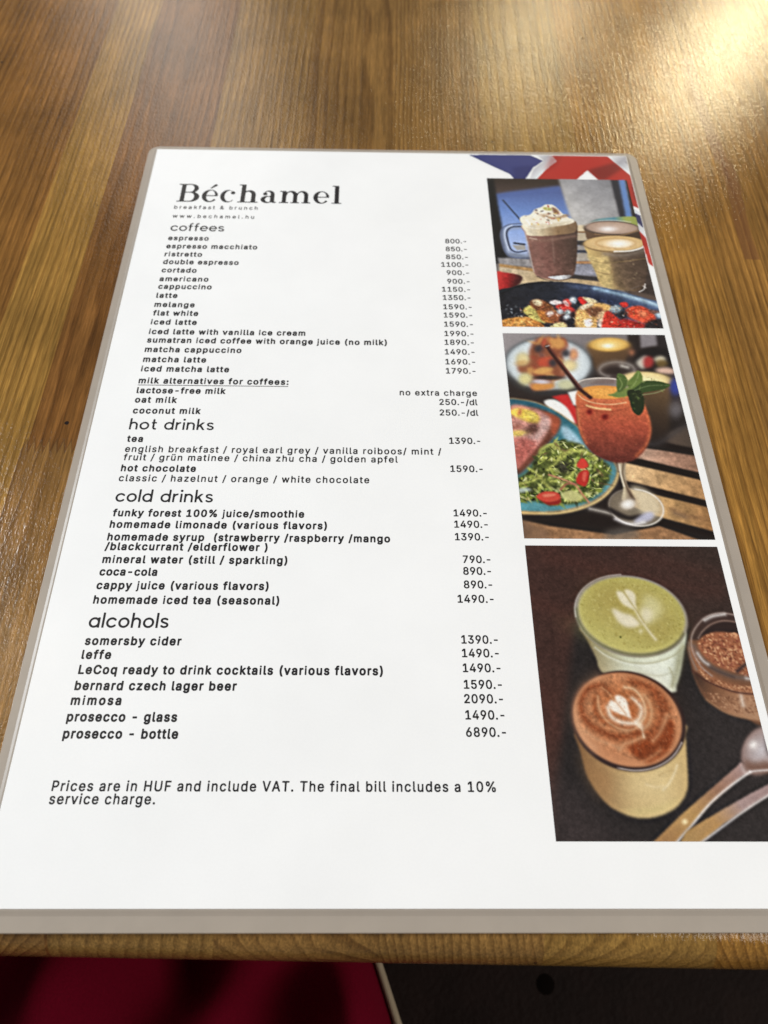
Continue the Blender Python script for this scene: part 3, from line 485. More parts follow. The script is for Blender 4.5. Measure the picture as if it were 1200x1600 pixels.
'd':[1020,[[422,-6,511,-11,600,-2,689,25,778,65,789,61,797,17,811,3,967,0,989,5,997,17,1000,372,1012,506,1000,628,1000,1428,989,1465,833,1470,800,1459,789,938,767,938,644,991,544,1010,433,1007,333,984,233,937,144,868,74,783,22,683,-6,572,-10,461,11,350,56,247,122,155,211,78,311,25],[489,194,422,204,367,224,273,294,212,394,198,450,194,517,222,629,255,683,295,728,344,764,400,789,511,806,578,796,644,770,700,732,745,683,793,583,795,428,760,339,689,259,589,207]]],
'a':[1020,[[422,-6,511,-11,600,-2,689,25,778,65,789,61,797,17,811,3,967,0,989,5,997,17,1000,372,1012,506,1000,628,1000,961,989,995,811,997,797,983,789,939,778,935,667,984,578,1005,478,1011,378,997,278,961,189,906,111,832,54,750,8,639,-11,517,0,394,42,272,107,172,200,86,311,25],[489,194,422,204,367,224,273,294,212,394,198,450,194,517,222,629,255,683,295,728,344,764,400,789,511,806,578,796,644,770,700,732,745,683,793,583,795,428,760,339,689,259,589,207]]],
'l':[210,[[10,6,178,1,195,6,204,28,205,1428,200,1459,178,1469,22,1469,7,1461,0,1439,0,50]]],
'i':[250,[[31,6,189,0,211,4,223,17,225,961,222,984,200,999,44,999,22,982,20,50],[90,1194,144,1192,189,1207,233,1246,257,1294,260,1350,240,1406,200,1446,156,1465,100,1468,52,1450,11,1414,-13,1361,-15,1306,1,1261,41,1217]]],
'n':[900,[[10,6,167,0,200,11,205,572,216,639,249,706,305,761,367,793,444,804,511,793,578,759,631,706,664,639,675,561,678,16,689,4,711,0,869,6,880,50,874,639,854,717,817,794,769,861,710,917,611,975,489,1007,356,1001,222,957,211,960,189,997,10,994,0,961,0,117,1,28]]],
'h':[900,[[10,6,167,0,200,11,205,572,216,639,249,706,300,758,367,793,433,804,511,793,578,759,631,706,664,639,675,561,678,16,700,1,844,0,869,6,879,28,879,594,864,683,835,761,789,837,733,897,661,950,578,987,500,1006,411,1009,322,994,222,957,211,961,204,1439,198,1461,178,1469,22,1469,7,1461,0,1439,0,50]]],
'r':[560,[[10,6,167,0,200,11,205,528,217,594,262,683,333,754,411,793,533,817,540,972,530,1006,478,1012,389,1000,311,975,222,932,211,936,203,983,189,997,33,1000,11,995,3,983,0,50]]],
't':[620,[[412,6,567,-2,589,3,598,17,600,161,592,194,444,210,411,232,388,272,383,739,385,783,400,798,590,806,599,828,599,950,592,972,578,979,411,981,389,990,378,1307,363,1339,333,1366,267,1381,219,1361,185,1317,178,1272,174,994,156,981,67,972,61,828,78,802,156,798,175,783,178,283,201,183,240,117,289,66,344,30]]],
'f':[600,[[158,6,322,1,350,17,355,783,378,799,544,803,557,817,560,850,552,972,522,980,378,981,356,994,355,1172,378,1228,422,1266,467,1277,578,1270,597,1283,599,1450,581,1472,478,1482,411,1477,333,1451,264,1406,205,1339,163,1250,148,1172,144,994,122,981,22,979,2,961,1,828,10,806,122,799,145,783,148,39]]],
'k':[860,[[10,6,167,0,200,11,209,328,322,445,356,418,633,7,667,0,833,0,864,6,869,17,482,617,790,961,804,983,801,994,544,996,244,678,222,660,211,663,204,1439,198,1461,178,1469,22,1469,7,1461,0,1439,0,50]]],
's':[800,[[309,6,389,-2,478,3,556,21,622,48,680,83,733,135,769,194,785,250,784,317,763,383,728,439,678,488,589,540,278,654,217,706,212,739,233,766,278,790,344,805,467,795,567,738,600,729,644,735,681,761,700,794,705,828,698,861,676,894,578,961,456,997,300,996,222,977,159,950,108,917,63,872,30,817,15,761,16,694,37,628,72,572,122,523,211,471,522,356,565,328,588,294,583,261,546,228,489,204,422,193,356,196,289,212,167,287,122,287,76,261,54,228,48,194,56,155,78,122,178,48]]]},
'serif':{'B':[940,[[19,1,570,-1,647,7,720,27,786,59,846,105,891,159,923,220,938,282,938,351,922,417,894,470,858,517,817,554,740,601,727,617,735,632,805,700,839,759,851,793,859,836,857,901,840,959,815,1005,778,1050,732,1087,693,1108,651,1125,605,1136,551,1141,43,1142,19,1140,5,1130,0,1105,9,1087,28,1080,113,1076,125,1063,129,1032,128,90,124,74,109,64,28,60,9,54,1,40,1,20,6,9],[343,62,324,70,316,97,315,528,320,565,329,574,347,579,513,580,551,575,593,560,634,532,664,497,693,447,710,397,717,351,716,278,706,228,686,178,665,143,636,110,605,86,567,69,524,62],[343,635,324,643,316,670,315,1028,320,1065,329,1074,347,1079,490,1079,532,1076,567,1064,601,1040,626,1009,648,967,662,920,667,878,666,817,656,770,638,728,619,697,593,671,570,654,543,643,490,635]]],
'é':[680,[[293,-7,386,-6,433,5,478,25,520,50,562,86,597,128,603,151,593,167,567,187,547,199,532,201,518,190,469,113,428,78,401,66,374,62,347,65,320,75,294,93,272,117,229,186,211,236,197,293,191,343,198,367,213,374,236,376,647,376,670,383,680,405,673,474,652,551,621,617,580,674,532,720,474,758,413,780,347,790,278,784,217,764,159,729,109,684,64,624,31,559,11,493,-1,409,3,332,17,263,40,201,77,136,120,83,174,40,232,10],[217,436,201,441,193,455,201,524,229,613,267,678,313,721,355,737,401,734,447,709,490,659,526,586,550,486,551,459,545,443,532,437,509,434],[326,867,347,865,370,875,585,1040,595,1055,597,1074,592,1117,582,1135,560,1143,517,1147,501,1144,486,1132,314,905,306,882,313,873]]],
'c':[640,[[276,-7,363,-6,405,4,440,20,482,46,517,78,555,120,564,143,555,158,540,160,493,106,467,83,428,64,390,58,351,62,317,77,282,104,251,141,224,190,203,243,189,305,181,378,182,437,193,517,212,582,237,636,274,689,313,721,363,743,409,745,451,734,467,721,473,709,468,690,436,644,427,605,439,559,470,524,493,513,517,508,543,509,567,517,590,532,605,549,616,570,622,597,621,624,613,648,598,670,578,687,505,714,402,774,328,790,267,785,209,766,153,732,107,690,65,632,32,567,10,493,-1,409,4,324,17,259,42,190,73,136,117,80,163,41,220,10]]],
'h':[880,[[19,1,401,-1,424,1,451,12,478,1,497,-1,840,-1,867,4,878,20,877,43,867,56,782,64,770,70,764,82,759,520,752,567,738,613,717,658,693,693,657,732,613,764,570,783,524,794,486,796,443,789,398,774,336,741,328,740,321,747,316,793,315,1128,309,1150,293,1159,51,1161,29,1155,20,1140,20,1120,29,1105,47,1100,113,1095,124,1086,128,1070,129,128,128,86,117,67,97,62,24,60,6,51,1,40,1,20,6,9],[443,50,417,60,332,65,319,78,316,105,317,597,330,628,359,663,393,685,428,693,455,689,480,678,505,659,525,636,545,601,561,563,575,482,573,82,567,70,555,64,486,60,455,48]]],
'a':[680,[[246,-14,290,-16,350,-7,463,37,482,33,513,5,532,-3,636,-1,659,9,671,36,670,49,663,59,597,76,587,86,583,97,580,536,573,590,558,636,528,693,486,741,428,778,374,793,332,795,290,787,249,770,214,747,178,713,136,653,98,617,84,590,81,559,86,536,98,513,113,497,136,483,159,476,186,475,209,480,228,490,247,507,261,528,268,551,268,578,252,617,206,659,206,674,226,697,255,713,286,717,317,712,343,696,373,667,393,632,410,590,414,559,404,520,397,440,390,433,378,431,297,445,236,444,186,434,132,412,82,379,43,340,16,293,1,240,0,201,11,151,32,108,60,70,101,36,147,11,197,-6],[313,59,263,76,219,117,193,170,186,209,187,236,203,297,240,347,263,364,290,377,317,382,347,382,384,370,400,347,402,101,394,78,378,66,351,59]]],
'm':[1350,[[19,1,370,-1,393,2,405,10,410,36,400,55,382,60,320,64,309,70,303,82,301,451,333,574,359,632,378,659,401,680,428,693,455,698,482,693,505,682,546,640,577,574,594,490,593,86,586,70,574,64,509,60,490,54,481,32,483,17,490,6,524,-1,828,-1,856,1,870,10,875,36,865,55,847,60,790,64,778,70,772,82,770,451,796,570,823,632,843,659,867,680,893,693,920,698,947,693,970,682,993,663,1011,640,1043,570,1059,486,1058,86,1051,70,1040,64,978,60,960,55,950,36,955,10,969,1,993,-1,1305,-1,1336,4,1343,10,1348,24,1346,43,1340,54,1320,60,1255,64,1243,70,1236,86,1234,532,1221,597,1196,659,1155,717,1113,754,1059,782,1001,795,932,789,870,763,818,720,767,649,755,640,743,645,694,713,659,745,609,776,559,792,501,795,435,778,383,747,324,691,313,686,304,701,297,759,290,769,280,774,59,777,24,772,17,765,12,751,14,732,20,721,40,715,105,711,117,705,124,690,125,117,123,82,112,67,93,62,24,60,6,51,1,40,1,20,6,9]]],
'e':[680,[[293,-7,386,-6,433,5,478,25,520,50,562,86,597,128,603,151,593,167,567,187,547,199,532,201,518,190,469,113,428,78,401,66,374,62,347,65,320,75,294,93,272,117,229,186,211,236,197,293,191,343,198,367,213,374,236,376,647,376,670,383,680,405,673,474,652,551,621,617,580,674,532,720,474,758,413,780,347,790,278,784,217,764,159,729,109,684,64,624,31,559,11,493,-1,409,3,332,17,263,40,201,77,136,120,83,174,40,232,10],[217,436,201,441,193,455,201,524,229,613,267,678,313,721,355,737,401,734,447,709,490,659,526,586,550,486,551,459,545,443,532,437,509,434]]],
'l':[430,[[19,1,393,-1,419,5,428,20,427,43,417,56,332,64,317,74,313,90,311,1117,307,1147,290,1159,43,1161,22,1155,13,1140,14,1117,24,1104,97,1098,117,1090,124,1074,125,1043,124,90,120,74,105,64,28,60,9,54,1,40,1,20,6,9]]]}}

def glyph_mesh(loops, k):
    loops = [[Vector((l[i] * k, l[i + 1] * k, 0)) for i in range(0, len(l), 2)] for l in loops]
    def ar(l): return sum(a.x * b.y - a.y * b.x for a, b in zip(l, l[1:] + l[:1])) / 2
    def inside(q, l):
        c = False
        for a, b in zip(l, l[1:] + l[:1]):
            if (a.y > q.y) != (b.y > q.y) and q.x < (b.x - a.x) * (q.y - a.y) / (b.y - a.y) + a.x: c = not c
        return c
    sgn = 1 if ar(max(loops, key=lambda l: abs(ar(l)))) > 0 else -1
    outer = [l for l in loops if ar(l) * sgn > 0]
    holes = [l for l in loops if ar(l) * sgn <= 0]
    vs, fs = [], []
    for o_ in outer:
        grp = [o_] + [h for h in holes if inside(h[0], o_)]
        flat = [v for l in grp for v in l]
        b = len(vs)
        vs += flat
        for t in tessellate_polygon(grp):
            a_, b_, c_ = (flat[i] for i in t)
            t = t if (b_ - a_).cross(c_ - a_).z > 0 else t[::-1]
            fs.append(tuple(b + i for i in t))
    return vs, fs
GC = {}
def lettering(name, text, font, em, u0, v, width=None, right_align=False, space=.175, z=.03, underline=False):
    k = (.01 if font == 'serif' else .001)
    if font == 'serif': em = 1.0
    F = FONTS[font]
    if font in ('bold', 'book'):
        lo = min(F[text[0]][1][0][0::2]) * k * em
        last = F[text[-1]]; hi = (last[0] - max(max(l[0::2]) for l in last[1])) * k * em
    else: lo = hi = 0.0
    SX = .93 if font in ('bold', 'book') else 1.0
    lo, hi = lo * SX, hi * SX
    nat = sum(space * em if ch == ' ' else F[ch][0] * k * em * SX for ch in text) - lo - hi
    ls = (width - nat) / max(1, len(text) - 1) if width else 0.0
    vs, fs = [], []
    pen = u0 - lo
    for ch in text:
        if ch == ' ': pen += space * em + ls; continue
        key = (font, ch)
        if key not in GC: GC[key] = glyph_mesh(F[ch][1], k)
        gv, gf = GC[key]
        b = len(vs)
        vs += [W(pen + q.x * em * SX, v - q.y * em, z) for q in gv]
        fs += [tuple(b + i for i in f) for f in gf]
        pen += F[ch][0] * k * em * SX + ls
    if underline:
        b = len(vs)
        vs += [W(a, c, z) for a, c in ((u0, v + .95), (u0 + width, v + .95), (u0 + width, v + .68), (u0, v + .68))]
        fs.append((b, b + 1, b + 2, b + 3))
    return mesh_obj(name, vs, fs, m_ink, paper)

LINES = [
('T','Béchamel',13.08,83.01,34.74),
('S','breakfast & brunch',12.8,47.84,39.17),
('S','www.bechamel.hu',12.94,46.8,44.7),
('H','coffees',13.12,35.23,52.71),
('B','espresso',13.0,29.49,58.13),
('B','espresso macchiato',12.91,49.64,62.86),
('B','ristretto',12.91,27.92,67.48),
('B','double espresso',12.94,43.01,71.82),
('B','cortado',13.04,26.83,76.45),
('B','americano',12.92,32.07,81.25),
('B','cappuccino',13.04,33.8,85.39),
('B','latte',13.02,21.16,90.15),
('B','melange',13.01,28.4,94.93),
('B','flat white',13.1,30.31,99.33),
('B','iced latte',13.07,30.31,103.87),
('B','iced latte with vanilla ice cream',13.1,71.51,108.65),
('B','sumatran iced coffee with orange juice (no milk)',13.04,102.13,112.82),
('B','matcha cappuccino',12.91,48.42,117.36),
('B','matcha latte',13.04,35.99,122.09),
('B','iced matcha latte',13.05,44.82,126.48),
('U','milk alternatives for coffees:',13.02,66.69,131.96),
('B','lactose-free milk',13.06,44.55,136.36),
('B','oat milk',13.13,27.84,140.52),
('B','coconut milk',13.18,36.79,145.25),
('H','hot drinks',13.01,42.18,152.14),
('B','tea',13.15,18.62,157.2),
('R','english breakfast / royal earl grey / vanilla roiboos/ mint /',13.22,120.62,161.38),
('R','fruit / grün matinee / china zhu cha / golden apfel',13.28,105.7,164.72),
('B','hot chocolate',13.18,38.13,169.04),
('R','classic / hazelnut / orange / white chocolate',13.16,96.14,172.95),
('H','cold drinks',13.37,45.13,180.82),
('B','funky forest 100% juice/smoothie',13.49,75.21,186.1),
('B','homemade limonade (various flavors)',13.31,82.69,190.29),
('B','homemade syrup  (strawberry /raspberry /mango',13.38,102.97,194.79),
('B','/blackcurrant /elderflower )',13.26,64.26,198.16),
('B','mineral water (still / sparkling)',13.3,70.78,202.64),
('B','coca-cola',13.19,30.93,206.85),
('B','cappy juice (various flavors)',13.13,65.6,211.38),
('B','homemade iced tea (seasonal)',13.07,69.19,216.11),
('H','alcohols',13.1,36.83,223.81),
('B','somersby cider',13.14,41.33,229.05),
('B','leffe',12.99,21.53,233.24),
('B','LeCoq ready to drink cocktails (various flavors)',12.97,100.68,237.71),
('B','bernard czech lager beer',12.83,58.87,242.34),
('B','mimosa',12.62,26.81,246.56),
('B','prosecco - glass',12.43,43.11,251.13),
('B','prosecco - bottle',12.35,44.05,255.75),
('F','Prices are in HUF and include VAT. The final bill includes a 10%',12.34,131.13,269.44),
('F','service charge.',12.35,40.3,272.7)]
PRICES = [
('800.-',126.19,134.87,57.84),
('850.-',126.21,134.82,62.44),
('850.-',126.14,135.01,67.0),
('1100.-',124.03,134.89,71.39),
('900.-',126.03,134.96,75.93),
('900.-',126.08,134.95,80.68),
('1150.-',123.81,134.87,85.05),
('1350.-',123.96,134.74,89.49),
('1590.-',123.94,134.9,94.36),
('1590.-',123.96,134.89,98.66),
('1590.-',123.9,134.86,103.28),
('1990.-',123.83,134.82,108.02),
('1890.-',123.7,134.68,112.34),
('1490.-',123.63,134.64,116.99),
('1690.-',123.62,134.58,121.72),
('1790.-',123.61,134.48,126.01),
('no extra charge',106.65,134.4,136.16),
('250.-/dl',120.69,134.29,140.25),
('250.-/dl',120.64,134.29,144.87),
('1390.-',123.49,134.24,156.82),
('1590.-',123.38,134.32,168.22),
('1490.-',123.68,134.5,185.21),
('1490.-',123.71,134.55,189.36),
('1390.-',123.7,134.56,193.9),
('790.-',125.84,134.5,201.83),
('890.-',125.72,134.41,205.85),
('890.-',125.68,134.46,210.41),
('1490.-',123.51,134.54,215.16),
('1390.-',123.97,134.81,228.1),
('1490.-',123.94,134.81,232.25),
('1490.-',123.95,134.95,236.7),
('1590.-',124.0,134.97,241.56),
('2090.-',123.87,134.97,245.7),
('1490.-',123.95,135.01,250.26),
('6890.-',123.89,135.07,255.0)]
for kind, text, ua, ub, v in LINES:
    wd = ub - ua
    if kind == 'T': lettering('title_lettering', text, 'serif', 1, ua, v, wd)
    elif kind == 'S': lettering('tagline' if '&' in text else 'web_address', text, 'book', 4.0, ua, v, wd)
    elif kind == 'H': lettering('section_heading', text, 'round', 3.25, ua, v, wd, space=.45)
    elif kind in 'BU': lettering('menu_line', text, 'bold', 4.9, ua, v, wd, underline=kind == 'U')
    elif kind == 'R': lettering('flavour_line', text, 'book', 4.9, ua, v, wd)
    else: lettering('footnote', text, 'book', 5.05, ua, v, wd)
for text, ua, ub, v in PRICES:
    lettering('price', text, 'book', 4.9, ua, v, ub - ua)

# ------------------------------------------------------------------ printed pictures: painted plates (all lengths in sheet millimetres)
class Plate:
    def __init__(s, u0, v0, u1, v1, step):
        s.u0, s.v0, s.st = u0, v0, step
        s.nu, s.nv = int(round((u1 - u0) / step)) + 1, int(round((v1 - v0) / step)) + 1
        s.u1, s.v1 = u0 + step * (s.nu - 1), v0 + step * (s.nv - 1)
        s.img = np.full((s.nv, s.nu, 3), 255.0)
        s.cover = np.zeros((s.nv, s.nu))
    def blur(s, m, mm_):
        sg = max(.5, .7 * mm_ / s.st)
        r = int(2.6 * sg) + 1
        kx = np.exp(-.5 * (np.arange(-r, r + 1) / sg) ** 2); kx /= kx.sum()
        q = np.pad(m, r, mode='edge')
        a = sum(kx[i] * q[i:i + m.shape[0], :] for i in range(2 * r + 1))
        return sum(kx[i] * a[:, i:i + m.shape[1]] for i in range(2 * r + 1))
    def box(s, us, vs_, pad):
        i0 = max(0, int((min(us) - pad - s.u0) / s.st)); i1 = min(s.nu, int((max(us) + pad - s.u0) / s.st) + 2)
        j0 = max(0, int((min(vs_) - pad - s.v0) / s.st)); j1 = min(s.nv, int((max(vs_) + pad - s.v0) / s.st) + 2)
        return (i0, i1, j0, j1) if i1 > i0 and j1 > j0 else None
    def spline(s, pts, closed):
        P_ = np.array(pts, float).reshape(-1, 2); n_ = len(P_); out = []
        for i in range(n_ if closed else n_ - 1):
            if closed: a, b, c, d = (P_[(i + q) % n_] for q in (-1, 0, 1, 2))
            else: a, b, c, d = P_[max(i - 1, 0)], P_[i], P_[i + 1], P_[min(i + 2, n_ - 1)]
            for t in np.arange(6) / 6.0:
                out.append(.5 * (2 * b + (c - a) * t + (2 * a - 5 * b + 4 * c - d) * t * t + (3 * b - a - 3 * c + d) * t ** 3))
        if not closed: out.append(P_[-1])
        return np.array(out)
    def poly(s, pts, bl, smooth):
        Q = s.spline(pts, True) if smooth else np.array(pts, float).reshape(-1, 2)
        pad = 3 * bl + 2 * s.st
        bx = s.box(Q[:, 0], Q[:, 1], pad)
        if bx is None: return None
        # the mask is made with a margin outside the plate, so that soft edges stay right at its border
        mg = int(pad / s.st) + 1
        i0, i1, j0, j1 = bx
        nu_, nv_ = i1 - i0 + 2 * mg, j1 - j0 + 2 * mg
        xs0, ys0 = s.u0 + (i0 - mg) * s.st, s.v0 + (j0 - mg) * s.st
        ys = ys0 + s.st * np.arange(nv_)
        C = np.zeros((nv_, nu_ + 1), int)
        for (xa, ya), (xb, yb) in zip(Q, np.roll(Q, -1, 0)):
            if ya == yb: continue
            lo, hi = min(ya, yb), max(ya, yb)
            js = np.where((ys >= lo) & (ys < hi))[0]
            if not len(js): continue
            xc = xa + (ys[js] - ya) / (yb - ya) * (xb - xa)
            ii = np.clip(np.ceil((xc - xs0) / s.st).astype(int), 0, nu_)
            np.add.at(C, (js, ii), 1)
        m = (np.cumsum(C, 1)[:, :-1] % 2).astype(float)
        m = s.blur(m, bl)
        return bx, m[mg:-mg, mg:-mg]
    def ellipse(s, e, bl):
        cx, cy, a, b, c, d = e
        ru, rv = math.hypot(a, b), math.hypot(c, d)
        bx = s.box((cx - ru, cx + ru), (cy - rv, cy + rv), 3 * bl + 2 * s.st)
        if bx is None: return None
        U, V = s.grid(bx)
        det = a * d - b * c
        U, V = U - cx, V - cy
        rr = np.sqrt(((d * U - b * V) / det) ** 2 + ((a * V - c * U) / det) ** 2)
        sg = max(.7 * s.st, bl)
        size = math.sqrt(abs(det))
        x = (1 - rr) * size / sg
        return bx, 1 / (1 + np.exp(-np.clip(1.7 * x, -40, 40))), rr
    def grid(s, bx):
        i0, i1, j0, j1 = bx
        return np.meshgrid(s.u0 + s.st * np.arange(i0, i1), s.v0 + s.st * np.arange(j0, j1))
    def over(s, bx, m, col):
        i0, i1, j0, j1 = bx
        A = s.img[j0:j1, i0:i1]
        A += m[..., None] * (np.asarray(col, float) - A)
        s.cover[j0:j1, i0:i1] = np.maximum(s.cover[j0:j1, i0:i1], m)
    def vnoise(s, bx, scale, seed):
        rng = np.random.default_rng(seed)
        U, V = s.grid(bx); out = 0
        for o_, am in ((1, 1.0), (2.1, .6), (4.3, .35)):
            x, y = (U - s.u0 + 3) / scale * o_, (V - s.v0 + 3) / scale * o_
            T = rng.random((int(y.max()) + 3, int(x.max()) + 3))
            i, j = x.astype(int), y.astype(int); fx, fy = x - i, y - j
            fx, fy = fx * fx * (3 - 2 * fx), fy * fy * (3 - 2 * fy)
            out = out + am * ((T[j, i] * (1 - fx) + T[j, i + 1] * fx) * (1 - fy) + (T[j + 1, i] * (1 - fx) + T[j + 1, i + 1] * fx) * fy - .5)
        return out
    def run(s, ops):
        for op in ops:
            t = op[0]
            if t == 'p':
                r = s.poly(op[5], op[2], op[4])
                if r: s.over(r[0], r[1] * op[3], op[1])
            elif t == 'g':
                r = s.poly(op[6], op[3], op[5])
                if not r: continue
                U, V = s.grid(r[0]); xa, ya, xb, yb = op[2]
                q = ((U - xa) * (xb - xa) + (V - ya) * (yb - ya)) / ((xb - xa) ** 2 + (yb - ya) ** 2)
                st_ = np.array(op[1], float); q = np.clip(q, 0, 1) * (len(st_) - 1)
                col = np.stack([np.interp(q, np.arange(len(st_)), st_[:, c]) for c in range(3)], -1)
                s.over(r[0], r[1] * op[4], col)
            elif t == 'e':
                r = s.ellipse(op[4], op[2])
                if r: s.over(r[0], r[1] * op[3], op[1])
            elif t == 'r':
                r = s.ellipse(op[6], op[4])
                if not r: continue
                q = np.clip(r[2], 0, 1)[..., None] ** op[3]
                s.over(r[0], r[1] * op[5], np.asarray(op[1], float) * (1 - q) + np.asarray(op[2], float) * q)
            elif t == 's':
                Q = s.spline(op[6], False) if op[5] and len(op[6]) > 4 else np.array(op[6], float).reshape(-1, 2)
                wd, bl = op[2] / 2, op[3]
                bx = s.box(Q[:, 0], Q[:, 1], wd + 3 * bl + 2 * s.st)
                if bx is None: continue
                U, V = s.grid(bx); dd = np.full(U.shape, 1e9)
                for (xa, ya), (xb, yb) in zip(Q, Q[1:]):
                    dx, dy = xb - xa, yb - ya
                    h_ = np.clip(((U - xa) * dx + (V - ya) * dy) / (dx * dx + dy * dy + 1e-12), 0, 1)
                    dd = np.minimum(dd, (U - xa - h_ * dx) ** 2 + (V - ya - h_ * dy) ** 2)
                sg = max(.5 * s.st, bl)
                m = 1 / (1 + np.exp(-np.clip(1.7 * (wd - np.sqrt(dd)) / sg, -40, 40)))
                s.over(bx, m * op[4], op[1])
            elif t == 'd':
                _, cnt, cols, r0, r1_, seed, bl, al, elong, pts = op
                r = s.poly(pts, .1, 1)
                if not r: continue
                rng = random.Random(seed); (i0, i1, j0, j1), m = r
                ok = np.argwhere(m > .5)
                for _k in range(cnt):
                    j, i = ok[rng.randrange(len(ok))]
                    a_, rad, el = rng.uniform(0, math.pi), rng.uniform(r0, r1_), rng.uniform(1, elong)
                    ca, sa = math.cos(a_), math.sin(a_)
                    e = (s.u0 + (i0 + i) * s.st, s.v0 + (j0 + j) * s.st, rad * el * ca, -rad / el * sa, rad * el * sa, rad / el * ca)
                    q = s.ellipse(e, bl)
                    if q: s.over(q[0], q[1] * al * rng.uniform(.6, 1), rng.choice(cols))
            elif t == 'n':
                r = s.poly(op[5], op[4], 0)
                if not r: continue
                i0, i1, j0, j1 = r[0]
                s.img[j0:j1, i0:i1] *= 1 + (op[2] * 2 * s.vnoise(r[0], op[1], op[3]) * r[1])[..., None]
    def build(s, name, z, soft=.10, cut=False):
        for c in range(3):
            a = s.blur(s.img[..., c], soft)
            s.img[..., c] = a + .7 * (a - s.blur(a, .8))          # printed pictures are sharpened
        full = (0, s.nu, 0, s.nv)
        if not cut:
            s.img *= (1 + .04 * s.vnoise(full, 1.1, 41) + .05 * s.vnoise(full, .45, 42))[..., None]
        s.img = 118 + (s.img - 118) * (1.0 if cut else 1.10)
        g_ = s.img.mean(-1, keepdims=True)
        s.img = g_ + (s.img - g_) * .90
        rgb = np.clip(s.img, 0, 255)
        rgb = lin(rgb) * WHITE[0]
        U, V = s.grid((0, s.nu, 0, s.nv))
        co = np.stack([U * MMU, -V * MMU, np.full(U.shape, z * MMU)], -1).reshape(-1, 3)
        i = np.arange(s.nu - 1); j = np.arange(s.nv - 1)
        a = (j[:, None] * s.nu + i[None]).ravel()
        q = np.stack([a, a + s.nu, a + s.nu + 1, a + 1], 1)
        if cut:
            keep = s.cover.ravel()[q].max(1) > .02
            inr = (co[q][..., 0].max(1) < 209.95 * MMU) & (co[q][..., 1].max(1) < -.05 * MMU)
            q = q[keep & inr]
            used = np.unique(q); remap = np.zeros(len(co), int); remap[used] = np.arange(len(used))
            co = co[used]; q = remap[q]; col = rgb.reshape(-1, 3)[used]
        else: col = rgb.reshape(-1, 3)
        me = bpy.data.meshes.new(name)
        me.vertices.add(len(co)); me.vertices.foreach_set('co', co.ravel().astype(np.float32))
        me.loops.add(q.size); me.loops.foreach_set('vertex_index', q.ravel().astype(np.int32))
        me.polygons.add(len(q)); me.polygons.foreach_set('loop_start', (np.arange(len(q)) * 4).astype(np.int32))
        me.update(calc_edges=True)
        at = me.color_attributes.new('print', 'FLOAT_COLOR', 'POINT')
        at.data.foreach_set('color', np.concatenate([col, np.ones((len(col), 1))], 1).ravel().astype(np.float32))
        me.materials.append(m_print)
        me.validate()
        o = bpy.data.objects.new(name, me); COL.objects.link(o); o.parent = paper
        return o

